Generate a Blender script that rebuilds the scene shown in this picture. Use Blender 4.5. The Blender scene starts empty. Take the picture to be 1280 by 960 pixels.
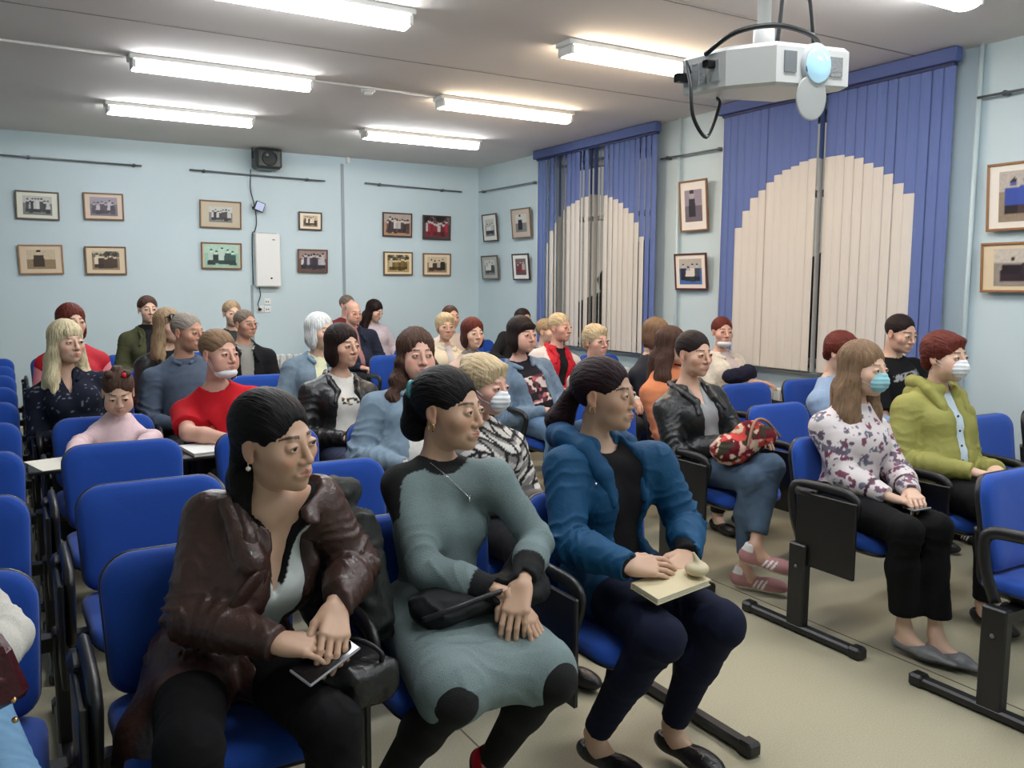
import bpy, math, random
import numpy as np
from mathutils import Vector, Matrix

scene = bpy.context.scene
col = scene.collection

# ------------------------------------------------------------------ camera
CAM_H = 1.5
cam_data = bpy.data.cameras.new('camera')
cam_data.sensor_fit = 'HORIZONTAL'
cam_data.sensor_width = 36.0
cam_data.lens = 1067.0 / 1280.0 * 36.0
cam_data.clip_start = 0.05
cam = bpy.data.objects.new('camera', cam_data)
col.objects.link(cam)
Rx = Vector((0.86139778, -0.50791483, 0.00404839)).normalized()
Fw = Vector((0.50500628, 0.85555654, -0.11398093)).normalized()
Up = Rx.cross(Fw).normalized()
Rx = Fw.cross(Up).normalized()
M = Matrix(((Rx.x, Up.x, -Fw.x, 0), (Rx.y, Up.y, -Fw.y, 0), (Rx.z, Up.z, -Fw.z, CAM_H), (0, 0, 0, 1)))
cam.matrix_world = M
scene.camera = cam

# ------------------------------------------------------------------ exposure and world
scene.view_settings.view_transform = 'Standard'
scene.view_settings.look = 'None'
scene.view_settings.exposure = 0.0
scene.view_settings.gamma = 1.0
scene.view_settings.use_curve_mapping = False
scene.cycles.max_bounces = 6
scene.cycles.diffuse_bounces = 4
scene.cycles.sample_clamp_indirect = 4.0
scene.cycles.use_denoising = True

world = bpy.data.worlds.new('world')
scene.world = world
world.use_nodes = True
wn = world.node_tree.nodes; wl = world.node_tree.links
bg = wn['Background']
tc = wn.new('ShaderNodeTexCoord'); sep = wn.new('ShaderNodeSeparateXYZ'); rmp = wn.new('ShaderNodeValToRGB')
wl.new(tc.outputs['Generated'], sep.inputs[0]); wl.new(sep.outputs['Z'], rmp.inputs[0]); wl.new(rmp.outputs[0], bg.inputs[0])
rmp.color_ramp.elements[0].position = 0.0; rmp.color_ramp.elements[0].color = (0.75, 0.72, 0.62, 1)
rmp.color_ramp.elements[1].position = 0.6; rmp.color_ramp.elements[1].color = (0.35, 0.45, 0.62, 1)
bg.inputs[1].default_value = 0.45        # a pale dusk sky behind the blinds

LAMP = 41.0                                # strength of every ceiling fixture's diffuser

# ------------------------------------------------------------------ helpers
def lin(c):
    c = np.asarray(c, float) / 255.0
    return np.where(c <= 0.04045, c / 12.92, ((c + 0.055) / 1.055) ** 2.4)

def rgb(r, g, b):
    return tuple(float(x) for x in lin((r, g, b)))

MATS = {}
def mat(name, color=(200, 200, 200), rough=0.6, bump=0.0, bscale=40.0, var=0.0, vscale=6.0, metal=0.0, emit=None, estr=1.0,
        vcol=False, sheen=0.0, coat=0.0, spec=None, alpha=None, trans=0.0, stretch=None, coords='Object', sss=0.0):
    if name in MATS: return MATS[name]
    m = bpy.data.materials.new(name); m.use_nodes = True
    nt = m.node_tree; n = nt.nodes; l = nt.links; p = n['Principled BSDF']
    p.inputs['Roughness'].default_value = rough
    p.inputs['Metallic'].default_value = metal
    base = rgb(*color)
    p.inputs['Base Color'].default_value = (*base, 1)
    if spec is not None: p.inputs['Specular IOR Level'].default_value = spec
    if sheen: p.inputs['Sheen Weight'].default_value = sheen
    if coat: p.inputs['Coat Weight'].default_value = coat
    if trans: p.inputs['Transmission Weight'].default_value = trans
    if sss:
        p.inputs['Subsurface Weight'].default_value = sss
        p.inputs['Subsurface Radius'].default_value = (0.012, 0.005, 0.003)
        p.inputs['Subsurface Scale'].default_value = 1.0
    if alpha is not None: p.inputs['Alpha'].default_value = alpha
    if emit is not None:
        p.inputs['Emission Color'].default_value = (*rgb(*emit), 1); p.inputs['Emission Strength'].default_value = estr
    src = None
    if vcol:
        a = n.new('ShaderNodeAttribute'); a.attribute_name = 'Col'; src = a.outputs['Color']
    t = n.new('ShaderNodeTexCoord')
    vec = t.outputs[coords]
    if stretch:
        mp = n.new('ShaderNodeMapping'); mp.inputs['Scale'].default_value = stretch
        l.new(vec, mp.inputs[0]); vec = mp.outputs[0]
    if var:
        nz = n.new('ShaderNodeTexNoise'); nz.inputs['Scale'].default_value = vscale; nz.inputs['Detail'].default_value = 4
        l.new(vec, nz.inputs['Vector'])
        mr = n.new('ShaderNodeMapRange'); mr.inputs[1].default_value = 0.3; mr.inputs[2].default_value = 0.7
        mr.inputs[3].default_value = 1 - var; mr.inputs[4].default_value = 1 + var
        l.new(nz.outputs['Fac'], mr.inputs[0])
        mx = n.new('ShaderNodeVectorMath'); mx.operation = 'SCALE'
        if src is not None: l.new(src, mx.inputs[0])
        else: mx.inputs[0].default_value = base
        l.new(mr.outputs[0], mx.inputs['Scale']); src = mx.outputs[0]
    if src is not None: l.new(src, p.inputs['Base Color'])
    if bump:
        nb = n.new('ShaderNodeTexNoise'); nb.inputs['Scale'].default_value = bscale; nb.inputs['Detail'].default_value = 3
        l.new(vec, nb.inputs['Vector'])
        bp = n.new('ShaderNodeBump'); bp.inputs['Strength'].default_value = bump; bp.inputs['Distance'].default_value = 0.01
        l.new(nb.outputs['Fac'], bp.inputs['Height']); l.new(bp.outputs[0], p.inputs['Normal'])
    MATS[name] = m
    return m

def tag(o, label=None, cat=None, group=None, kind=None):
    if label: o['label'] = label
    if cat: o['category'] = cat
    if group: o['group'] = group
    if kind: o['kind'] = kind
    return o

def empty(name, loc, label=None, cat=None, group=None, rz=0.0):
    o = bpy.data.objects.new(name, None); col.objects.link(o)
    o.empty_display_size = 0.1
    o.location = loc; o.rotation_euler = (0, 0, rz)
    return tag(o, label, cat, group)

def obj(name, me, m=None, parent=None, loc=None, rot=None):
    o = bpy.data.objects.new(name, me); col.objects.link(o)
    if m is not None:
        ms = m if isinstance(m, (list, tuple)) else [m]
        if len(me.materials) == 0:
            for q in ms: me.materials.append(q)
    if parent is not None: o.parent = parent
    if loc is not None: o.location = loc
    if rot is not None: o.rotation_euler = rot
    return o

def npmesh(name, V, F, smooth=True, C=None, mi=None):
    """mesh from numpy arrays; F (n,4) quads or list of lists"""
    me = bpy.data.meshes.new(name)
    if isinstance(F, np.ndarray):
        V = np.ascontiguousarray(V, dtype=np.float32); nf, k = F.shape
        me.vertices.add(len(V)); me.vertices.foreach_set('co', V.ravel())
        me.loops.add(nf * k); me.loops.foreach_set('vertex_index', np.ascontiguousarray(F, dtype=np.int32).ravel())
        me.polygons.add(nf)
        me.polygons.foreach_set('loop_start', np.arange(0, nf * k, k, dtype=np.int32))
        me.polygons.foreach_set('loop_total', np.full(nf, k, dtype=np.int32))
        me.update(calc_edges=True)
    else:
        me.from_pydata([tuple(map(float, v)) for v in V], [], F); me.update()
    if smooth: me.polygons.foreach_set('use_smooth', np.ones(len(me.polygons), dtype=bool))
    if mi is not None: me.polygons.foreach_set('material_index', np.ascontiguousarray(mi, dtype=np.int32))
    if C is not None:
        a = me.color_attributes.new('Col', 'FLOAT_COLOR', 'POINT')
        cc = np.ones((len(V), 4), dtype=np.float32); cc[:, :3] = C
        a.data.foreach_set('color', cc.ravel())
    return me

class MB:
    """collects boxes, tubes, lathes... and links them as one mesh"""
    def __init__(s): s.V = []; s.F = []; s.S = []
    def add(s, vs, fs, smooth=False):
        n = len(s.V); s.V += [tuple(v) for v in vs]; s.F += [[i + n for i in f] for f in fs]; s.S += [smooth] * len(fs); return s
    def box(s, a, b, bev=0.0, R=None, c=None):
        x0, y0, z0 = a; x1, y1, z1 = b
        if bev <= 0:
            vs = [(x, y, z) for z in (z0, z1) for y in (y0, y1) for x in (x0, x1)]
            fs = [(0, 2, 3, 1), (4, 5, 7, 6), (0, 1, 5, 4), (2, 6, 7, 3), (0, 4, 6, 2), (1, 3, 7, 5)]
        else:
            e = bev; vs = []
            P = {}
            for iz, z in enumerate((z0, z1)):
                for iy, y in enumerate((y0, y1)):
                    for ix, x in enumerate((x0, x1)):
                        sx = 1 if ix == 0 else -1; sy = 1 if iy == 0 else -1; sz = 1 if iz == 0 else -1
                        P[ix, iy, iz, 'x'] = len(vs); vs.append((x, y + sy * e, z + sz * e))
                        P[ix, iy, iz, 'y'] = len(vs); vs.append((x + sx * e, y, z + sz * e))
                        P[ix, iy, iz, 'z'] = len(vs); vs.append((x + sx * e, y + sy * e, z))
            fs = []
            for i in (0, 1):
                fs.append([P[i, 0, 0, 'x'], P[i, 1, 0, 'x'], P[i, 1, 1, 'x'], P[i, 0, 1, 'x']][::(-1 if i == 0 else 1)])
                fs.append([P[0, i, 0, 'y'], P[1, i, 0, 'y'], P[1, i, 1, 'y'], P[0, i, 1, 'y']][::(1 if i == 0 else -1)])
                fs.append([P[0, 0, i, 'z'], P[1, 0, i, 'z'], P[1, 1, i, 'z'], P[0, 1, i, 'z']][::(-1 if i == 0 else 1)])
            for i in (0, 1):
                for j in (0, 1):
                    r = 1 if (i == j) else -1
                    fs.append([P[0, i, j, 'y'], P[1, i, j, 'y'], P[1, i, j, 'z'], P[0, i, j, 'z']][::r])
                    fs.append([P[i, 0, j, 'x'], P[i, 1, j, 'x'], P[i, 1, j, 'z'], P[i, 0, j, 'z']][::-r])
                    fs.append([P[i, j, 0, 'x'], P[i, j, 1, 'x'], P[i, j, 1, 'y'], P[i, j, 0, 'y']][::r])
            for (i, j, k) in [(i, j, k) for i in (0, 1) for j in (0, 1) for k in (0, 1)]:
                r = 1 if (i + j + k) % 2 else -1
                fs.append([P[i, j, k, 'x'], P[i, j, k, 'y'], P[i, j, k, 'z']][::r])
        if R is not None:
            c = c or ((x0 + x1) / 2, (y0 + y1) / 2, (z0 + z1) / 2); cv = Vector(c)
            vs = [tuple(R @ (Vector(v) - cv) + cv) for v in vs]
        return s.add(vs, fs)
    def tube(s, pts, r, n=8, cap=True, sx=1.0):
        P = [Vector(p) for p in pts]; rr = r if isinstance(r, (list, tuple)) else [r] * len(P)
        up = None; rings = []
        for i, p in enumerate(P):
            d = (P[min(i + 1, len(P) - 1)] - P[max(i - 1, 0)])
            if d.length < 1e-9: d = Vector((0, 0, 1))
            d.normalize()
            if up is None:
                up = Vector((0, 0, 1)) if abs(d.z) < 0.9 else Vector((1, 0, 0))
            a = d.cross(up)
            if a.length < 1e-6: a = d.orthogonal()
            a.normalize(); b = a.cross(d).normalized(); up = b
            rings.append([p + (a * math.cos(t) * sx + b * math.sin(t)) * rr[i] for t in [2 * math.pi * k / n for k in range(n)]])
        vs = [v for q in rings for v in q]; fs = []
        for i in range(len(P) - 1):
            for k in range(n):
                k2 = (k + 1) % n
                fs.append((i * n + k, i * n + k2, (i + 1) * n + k2, (i + 1) * n + k))
        if cap:
            fs.append(tuple(range(n))[::-1]); fs.append(tuple((len(P) - 1) * n + k for k in range(n)))
        return s.add(vs, fs, True)
    def lathe(s, prof, c, axis=(0, 0, 1), n=16):
        ax = Vector(axis).normalized(); a = ax.orthogonal().normalized(); b = ax.cross(a)
        c = Vector(c); vs = []; fs = []
        for (r, h) in prof:
            for k in range(n):
                t = 2 * math.pi * k / n
                vs.append(c + ax * h + (a * math.cos(t) + b * math.sin(t)) * r)
        m_ = len(prof)
        for i in range(m_ - 1):
            for k in range(n):
                k2 = (k + 1) % n; fs.append((i * n + k, i * n + k2, (i + 1) * n + k2, (i + 1) * n + k))
        fs.append(tuple(range(n))[::-1]); fs.append(tuple((m_ - 1) * n + k for k in range(n)))
        return s.add(vs, fs, True)
    def mesh(s, name, smooth=None):
        me = bpy.data.meshes.new(name); me.from_pydata([tuple(v) for v in s.V], [], s.F); me.update()
        me.polygons.foreach_set('use_smooth', np.array(s.S if smooth is None else [smooth] * len(s.F), dtype=bool))
        return me
    def build(s, name, m, parent=None, loc=None, rot=None, smooth=None):
        return obj(name, s.mesh(name, smooth), m, parent, loc, rot)

def copy_tree(o, parent=None):
    c = o.copy(); col.objects.link(c)
    if parent is not None: c.parent = parent
    for ch in list(KIDS.get(o.name, [])):
        copy_tree(ch, c)
        KIDS.setdefault(c.name, [])
    return c
KIDS = {}
def note_kids(root):
    for o in bpy.data.objects:
        if o.parent is not None: KIDS.setdefault(o.parent.name, [])
    def rec(r):
        KIDS[r.name] = list(r.children)
        for q in r.children: rec(q)
    rec(root)

def smoothpath(pts, n=6):
    """Catmull-Rom through pts"""
    P = [Vector(p) for p in pts]; out = []
    for i in range(len(P) - 1):
        p0 = P[max(i - 1, 0)]; p1 = P[i]; p2 = P[i + 1]; p3 = P[min(i + 2, len(P) - 1)]
        for k in range(n):
            t = k / n
            out.append(0.5 * ((2 * p1) + (p2 - p0) * t + (2 * p0 - 5 * p1 + 4 * p2 - p3) * t * t + (3 * p1 - p0 - 3 * p2 + p3) * t ** 3))
    out.append(P[-1]); return out

# ------------------------------------------------------------------ distance fields -> meshes
_rs = np.random.RandomState(7); _T = _rs.rand(32, 32, 32).astype(np.float32)
def vnoise(p):
    i = np.floor(p).astype(np.int32); f = (p - i).astype(np.float32); f = f * f * (3 - 2 * f)
    i &= 31; j = (i + 1) & 31
    x, y, z = f[:, 0], f[:, 1], f[:, 2]
    g = lambda a, b, c: _T[a, b, c]
    c00 = g(i[:, 0], i[:, 1], i[:, 2]) * (1 - x) + g(j[:, 0], i[:, 1], i[:, 2]) * x
    c10 = g(i[:, 0], j[:, 1], i[:, 2]) * (1 - x) + g(j[:, 0], j[:, 1], i[:, 2]) * x
    c01 = g(i[:, 0], i[:, 1], j[:, 2]) * (1 - x) + g(j[:, 0], i[:, 1], j[:, 2]) * x
    c11 = g(i[:, 0], j[:, 1], j[:, 2]) * (1 - x) + g(j[:, 0], j[:, 1], j[:, 2]) * x
    return (c00 * (1 - y) + c10 * y) * (1 - z) + (c01 * (1 - y) + c11 * y) * z

A_ = lambda *v: np.array(v, dtype=np.float32)
def cone(a, b, ra, rb=None, k=0.02, op='+', sc=None): return ('c', A_(*a), A_(*b), ra, ra if rb is None else rb, k, op, sc)
def ell(c, r, k=0.02, op='+', R=None): return ('e', A_(*c), A_(*r), R, k, op)
def boxp(c, r, k=0.01, op='+', R=None, rd=0.0): return ('b', A_(*c), A_(*r), R, k, op, rd)
def torus(c, ax, R_, r, k=0.01, op='+', el=1.0): return ('t', A_(*c), A_(*ax), R_, r, k, op, el)
def plane(n, d, k=0.003): return ('p', A_(*n), d, k)        # keeps the side where n.x < d

def _bb(q):
    t = q[0]
    if t == 'c':
        a, b, ra, rb = q[1:5]; r = max(ra, rb); return np.minimum(a, b) - r, np.maximum(a, b) + r
    if t in 'eb':
        r = q[2]
        if q[3] is not None: r = np.abs(q[3]) @ r
        if t == 'b': r = r + q[6]
        return q[1] - r, q[1] + r
    if t == 't':
        r = (q[3] * max(1, q[7]) + q[4]); return q[1] - r, q[1] + r
    return None

def _ev(q, X, Y, Z):
    t = q[0]
    if t == 'c':
        a, b, ra, rb = q[1:5]; d = b - a; L = float(d @ d) + 1e-12
        h = np.clip(((X - a[0]) * d[0] + (Y - a[1]) * d[1] + (Z - a[2]) * d[2]) / L, 0, 1)
        s_ = q[7] if len(q) > 7 else None
        dx = X - a[0] - h * d[0]; dy = Y - a[1] - h * d[1]; dz = Z - a[2] - h * d[2]
        if s_ is not None: dx, dy, dz = dx / s_[0], dy / s_[1], dz / s_[2]
        return np.sqrt(dx * dx + dy * dy + dz * dz) - (ra + h * (rb - ra))
    if t == 'e':
        c, r, R = q[1:4]; x = X - c[0]; y = Y - c[1]; z = Z - c[2]
        if R is not None:   # columns of R are the ellipsoid's axes
            x, y, z = (R[0, 0] * x + R[1, 0] * y + R[2, 0] * z), (R[0, 1] * x + R[1, 1] * y + R[2, 1] * z), (R[0, 2] * x + R[1, 2] * y + R[2, 2] * z)
        u, v, w = x / r[0], y / r[1], z / r[2]
        k0 = np.sqrt(u * u + v * v + w * w)
        k1 = np.sqrt((u / r[0]) ** 2 + (v / r[1]) ** 2 + (w / r[2]) ** 2) + 1e-6
        return k0 * (k0 - 1) / k1
    if t == 'b':
        c, r, R = q[1:4]; x = X - c[0]; y = Y - c[1]; z = Z - c[2]
        if R is not None:
            x, y, z = (R[0, 0] * x + R[1, 0] * y + R[2, 0] * z), (R[0, 1] * x + R[1, 1] * y + R[2, 1] * z), (R[0, 2] * x + R[1, 2] * y + R[2, 2] * z)
        rd = q[6]
        u = np.abs(x) - r[0]; v = np.abs(y) - r[1]; w = np.abs(z) - r[2]
        o = np.sqrt(np.maximum(u, 0) ** 2 + np.maximum(v, 0) ** 2 + np.maximum(w, 0) ** 2)
        return o + np.minimum(np.maximum(u, np.maximum(v, w)), 0) - rd
    if t == 't':
        c, ax, R_, r = q[1:5]; x = X - c[0]; y = Y - c[1]; z = Z - c[2]
        h = x * ax[0] + y * ax[1] + z * ax[2]
        px, py, pz = x - h * ax[0], (y - h * ax[1]), z - h * ax[2]
        rho = np.sqrt(px * px + py * py + pz * pz)
        return np.sqrt((rho - R_) ** 2 + (h / q[7]) ** 2) - r
    if t == 'p':
        return X * q[1][0] + Y * q[1][1] + Z * q[1][2] - q[2]

def _smin(a, b, k):
    if k <= 0: return np.minimum(a, b)
    h = np.maximum(k - np.abs(a - b), 0) / k
    return np.minimum(a, b) - h * h * k * 0.25

def sdf_mesh(prims, h, pad=0.012):
    lo = np.full(3, 1e9); hi = np.full(3, -1e9)
    for q in prims:
        if q[0] == 'p': continue
        op = q[6] if q[0] in 'ct' else q[5]
        if op == '+':
            a, b = _bb(q); lo = np.minimum(lo, a); hi = np.maximum(hi, b)
    lo = lo - pad - 2 * h; hi = hi + pad + 2 * h
    n = np.ceil((hi - lo) / h).astype(int) + 1
    ax = [(lo[i] + h * np.arange(n[i])).astype(np.float32) for i in range(3)]
    F = np.full(tuple(n), 0.2, dtype=np.float32)
    for q in prims:
        if q[0] == 'p':
            d = _ev(q, ax[0][:, None, None], ax[1][None, :, None], ax[2][None, None, :])
            F = -_smin(-F, -d, q[3]); continue
        k, op = (q[5], q[6]) if q[0] in 'ct' else (q[4], q[5])
        a, b = _bb(q); m = k + 2.5 * h
        sl = []
        ok = True
        for i in range(3):
            s0 = max(0, int((a[i] - m - lo[i]) / h)); s1 = min(n[i], int((b[i] + m - lo[i]) / h) + 2)
            if s1 <= s0: ok = False
            sl.append(slice(s0, s1))
        if not ok: continue
        d = _ev(q, ax[0][sl[0]][:, None, None], ax[1][sl[1]][None, :, None], ax[2][sl[2]][None, None, :])
        sub = F[sl[0], sl[1], sl[2]]
        if op == '+': F[sl[0], sl[1], sl[2]] = _smin(sub, d, k)
        elif op == '-': F[sl[0], sl[1], sl[2]] = -_smin(-sub, d, k)
    return nets(F, lo, h)

def nets(F, o, h):
    I = F < 0
    c = np.zeros(tuple(s - 1 for s in F.shape), dtype=np.int8)
    for i in (0, 1):
        for j in (0, 1):
            for k in (0, 1):
                c += I[i:i + c.shape[0], j:j + c.shape[1], k:k + c.shape[2]]
    act = (c > 0) & (c < 8)
    ii, jj, kk = np.nonzero(act)
    if len(ii) == 0: return np.zeros((0, 3), np.float32), np.zeros((0, 4), np.int32)
    idx = np.full(act.shape, -1, np.int32); idx[act] = np.arange(len(ii))
    cor = {(a, b, d): F[ii + a, jj + b, kk + d] for a in (0, 1) for b in (0, 1) for d in (0, 1)}
    acc = np.zeros((len(ii), 3), np.float32); cnt = np.zeros(len(ii), np.float32)
    for ax_ in range(3):
        for u in (0, 1):
            for v in (0, 1):
                p0 = [0, 0, 0]; others = [t for t in range(3) if t != ax_]
                p0[others[0]] = u; p0[others[1]] = v; p1 = list(p0); p1[ax_] = 1
                f0 = cor[tuple(p0)]; f1 = cor[tuple(p1)]
                m = (f0 < 0) != (f1 < 0)
                t = np.where(m, f0 / np.where(m, f0 - f1, 1), 0)
                P = np.zeros((len(ii), 3), np.float32); P[:, others[0]] = u; P[:, others[1]] = v; P[:, ax_] = t
                acc += P * m[:, None]; cnt += m
    V = (np.stack([ii, jj, kk], 1) + acc / cnt[:, None]) * h + o
    quads = []
    for ax_ in range(3):
        A = I.take(range(0, I.shape[ax_] - 1), ax_); B = I.take(range(1, I.shape[ax_]), ax_)
        X = A != B
        e = np.array(np.nonzero(X)).T
        o1, o2 = [t for t in range(3) if t != ax_]
        good = (e[:, o1] > 0) & (e[:, o2] > 0) & (e[:, o1] < idx.shape[o1]) & (e[:, o2] < idx.shape[o2]); e = e[good]
        def g(d1, d2):
            q = e.copy(); q[:, o1] -= d1; q[:, o2] -= d2; return idx[q[:, 0], q[:, 1], q[:, 2]]
        Q = np.stack([g(1, 1), g(0, 1), g(0, 0), g(1, 0)], 1)
        s = A[e[:, 0], e[:, 1], e[:, 2]]
        if ax_ == 1: s = ~s
        Q[~s] = Q[~s][:, ::-1]
        quads.append(Q)
    return V.astype(np.float32), np.concatenate(quads).astype(np.int32)

def vnormals(V, F):
    a = V[F[:, 2]] - V[F[:, 0]]; b = V[F[:, 3]] - V[F[:, 1]]; n = np.cross(a, b)
    N = np.zeros_like(V)
    for k in range(4): np.add.at(N, F[:, k], n)
    return N / (np.linalg.norm(N, axis=1, keepdims=True) + 1e-9)

def join(parts):
    Vs, Fs, Cs = [], [], []; n = 0
    for V, F, C in parts:
        Vs.append(V); Fs.append(F + n); n += len(V)
        Cs.append(C if C is not None else np.ones((len(V), 3), np.float32))
    return np.concatenate(Vs), np.concatenate(Fs), np.concatenate(Cs)
# ------------------------------------------------------------------ room shell
YB, XW, H = 10.22, 5.50, 3.05          # back wall, window wall, ceiling
XL, YF = -2.6, -2.4                    # side and front of the room behind the camera
M_wall = mat('pale blue wall paint', (198, 215, 220), 0.55, bump=0.06, bscale=260, var=0.02, vscale=2)
M_reveal = mat('greenish wall paint', (160, 184, 186), 0.6)
M_ceil = mat('off white ceiling', (228, 222, 216), 0.9, bump=0.05, bscale=90, var=0.02, vscale=1.5)
M_floor = mat('beige speckled linoleum', (164, 158, 134), 0.42, bump=0.05, bscale=300, var=0.13, vscale=170)
M_white = mat('white enamel', (226, 228, 224), 0.4)
M_wplast = mat('white plastic', (232, 232, 228), 0.35)
M_grey = mat('grey metal', (120, 124, 126), 0.35, metal=0.7)
M_black = mat('black plastic', (16, 16, 18), 0.42, bump=0.05, bscale=200)
M_blackmetal = mat('black painted metal', (20, 20, 22), 0.4)
M_blue = mat('royal blue upholstery', (10, 66, 156), 0.9, bump=0.18, bscale=420, var=0.05, vscale=300, sheen=0.15)
M_cable = mat('black cable', (24, 26, 28), 0.5)
M_sill = mat('grey window sill', (150, 158, 160), 0.4)

def structure(name, mb, m, parent=None, kind='structure'):
    o = mb.build(name, m, parent)
    if parent is None: o['kind'] = kind
    return o
structure('floor', MB().box((XL - .2, YF - .2, -.12), (XW + .4, YB + .2, 0)), M_floor)
# joints between the sheets of linoleum: shallow welded strips
fj = MB()
for x in (-0.55, 1.25, 3.05, 4.85): fj.box((x, YF, 0), (x + .006, YB, .0012))
for y in (-.4, 1.35, 5.1, 8.9): fj.box((XL, y, 0), (XW, y + .006, .0012))
structure('trim_1', fj, mat('dark joint', (92, 84, 66), 0.7))
structure('ceiling', MB().box((XL - .2, YF - .2, H), (XW + .4, YB + .2, H + .15)), M_ceil)
structure('wall_back', MB().box((XL - .2, YB, 0), (XW + .4, YB + .2, H)), M_wall)
structure('wall_left', MB().box((XL - .2, YF, 0), (XL, YB, H)), M_wall)
structure('wall_front', MB().box((XL - .2, YF - .2, 0), (XW + .4, YF, H)), M_wall)
W = [(3.62, 5.42), (6.6, 8.4), (0.2, 2.0)]; Z0, Z1 = 0.86, 2.86
wr = MB(); ys = [YF, .2, 2.0, 3.62, 5.42, 6.6, 8.4, YB]
for k in range(len(ys) - 1):
    a, b = ys[k], ys[k + 1]
    if (a, b) in W: wr.box((XW, a, 0), (XW + .3, b, Z0)).box((XW, a, Z1), (XW + .3, b, H))
    else: wr.box((XW, a, 0), (XW + .3, b, H))
structure('wall_right', wr, M_wall)
structure('baseboard_back', MB().box((XL, YB - .02, 0), (XW, YB, .08)), M_white)
structure('baseboard_right', MB().box((XW - .02, YF, 0), (XW, YB, .08)), M_white)
# strips that cover the joints of the wall panels, and white pipes beside the windows
structure('trim_2', MB().box((3.595, YB - .012, .05), (3.63, YB, 2.97)), mat('grey cover strip', (150, 160, 168), .5))
structure('trim_3', MB().box((2.475, YB - .012, .05), (2.50, YB, 1.5)), MATS['grey cover strip'])
for k, y in enumerate((3.36, 6.22)):
    structure('trim_%d' % (4 + k), MB().tube([(XW - .03, y, 0), (XW - .03, y, H)], .016, 10), mat('pale blue pipe paint', (196, 212, 216), .35))
cs = MB()
for y in (1.0, 2.85, 4.76): cs.box((XL, y + .9, H - .002), (XW, y + .915, H + .001))
structure('trim_6', cs, mat('ceiling slab joint', (150, 146, 140), .9))

M_glass = mat('window glass', (255, 255, 255), 0.02, trans=1.0)
for wi, (a, b) in enumerate(W):
    w = empty('window_%d' % (wi + 1), (XW + .16, (a + b) / 2, Z0)); w['kind'] = 'structure'
    c = ((a + b) / 2); hw = (b - a) / 2; hh = Z1 - Z0
    fr = MB()
    for (y0, y1, z0, z1) in [(-hw, hw, 0, .06), (-hw, hw, hh - .06, hh), (-hw, -hw + .06, .06, hh - .06), (hw - .06, hw, .06, hh - .06), (-.04, .04, .06, hh - .06), (-hw + .06, -.04, hh * .68, hh * .68 + .05), (.04, hw - .06, hh * .68, hh * .68 + .05)]:
        fr.box((-.03, y0, z0), (.03, y1, z1), .006)
    fr.build('window_frame', M_white, w)
    for y0, y1 in ((-hw + .06, -.04), (.04, hw - .06)):
        for z0, z1 in ((.06, hh * .68), (hh * .68 + .05, hh - .06)):
            MB().box((-.004, y0, z0), (.004, y1, z1)).build('window_pane', M_glass, w)
    MB().box((-.24, -hw - .06, -.045), (-.03, hw + .06, 0), .008).build('window_sill', M_sill, w)
# ground and a dark hedge outside
structure('ground', MB().box((XW + .3, -8, -1.2), (40, 30, -1.1)), mat('dark lawn', (30, 38, 26), .95))
rnd = random.Random(5)
hV, hF = [], []
hd = MB()
for k in range(90):
    y = rnd.uniform(-1, 15); x = rnd.uniform(9.5, 12.5); r = rnd.uniform(.5, 1.1); z = rnd.uniform(-1, 1.4) + .35 * math.sin(y * 1.7)
    hd.lathe([(r * .05, -r), (r * .6, -r * .7), (r * .95, -r * .1), (r * .75, r * .6), (r * .1, r * .95)], (x, y, z), (rnd.uniform(-.3, .3), rnd.uniform(-.3, .3), 1), 7)
tag(hd.build('hedge', mat('dark foliage', (34, 46, 26), .9, bump=.6, bscale=14, var=.5, vscale=12)), 'dark green hedge outside behind the window blinds', 'hedge', kind='stuff')

# ------------------------------------------------------------------ radiators
def radiator(x, y, n, axis, label):
    r = empty('radiator', (x, y, .12), label, 'radiator')
    for k in range(n):
        t = (k - (n - 1) / 2) * .08
        m = MB()
        if axis == 'y': m.box((-.045, t - .034, 0), (.045, t + .034, .56), .014)
        else: m.box((t - .034, -.045, 0), (t + .034, .045, .56), .014)
        m.build('section', M_white, r)
    L = n * .04
    p = MB()
    for z in (.05, .51):
        p.tube([(0, -L, z), (0, L, z)] if axis == 'y' else [(-L, 0, z), (L, 0, z)], .018, 8)
    p.build('pipe', M_white, r)
radiator(XW - .09, 4.5, 14, 'y', 'white ribbed radiator under the large window on the right')
radiator(XW - .09, 7.5, 16, 'y', 'white ribbed radiator under the far window')
radiator(3.0, YB - .09, 16, 'x', 'white ribbed radiator on the back wall below the wall socket')

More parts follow.
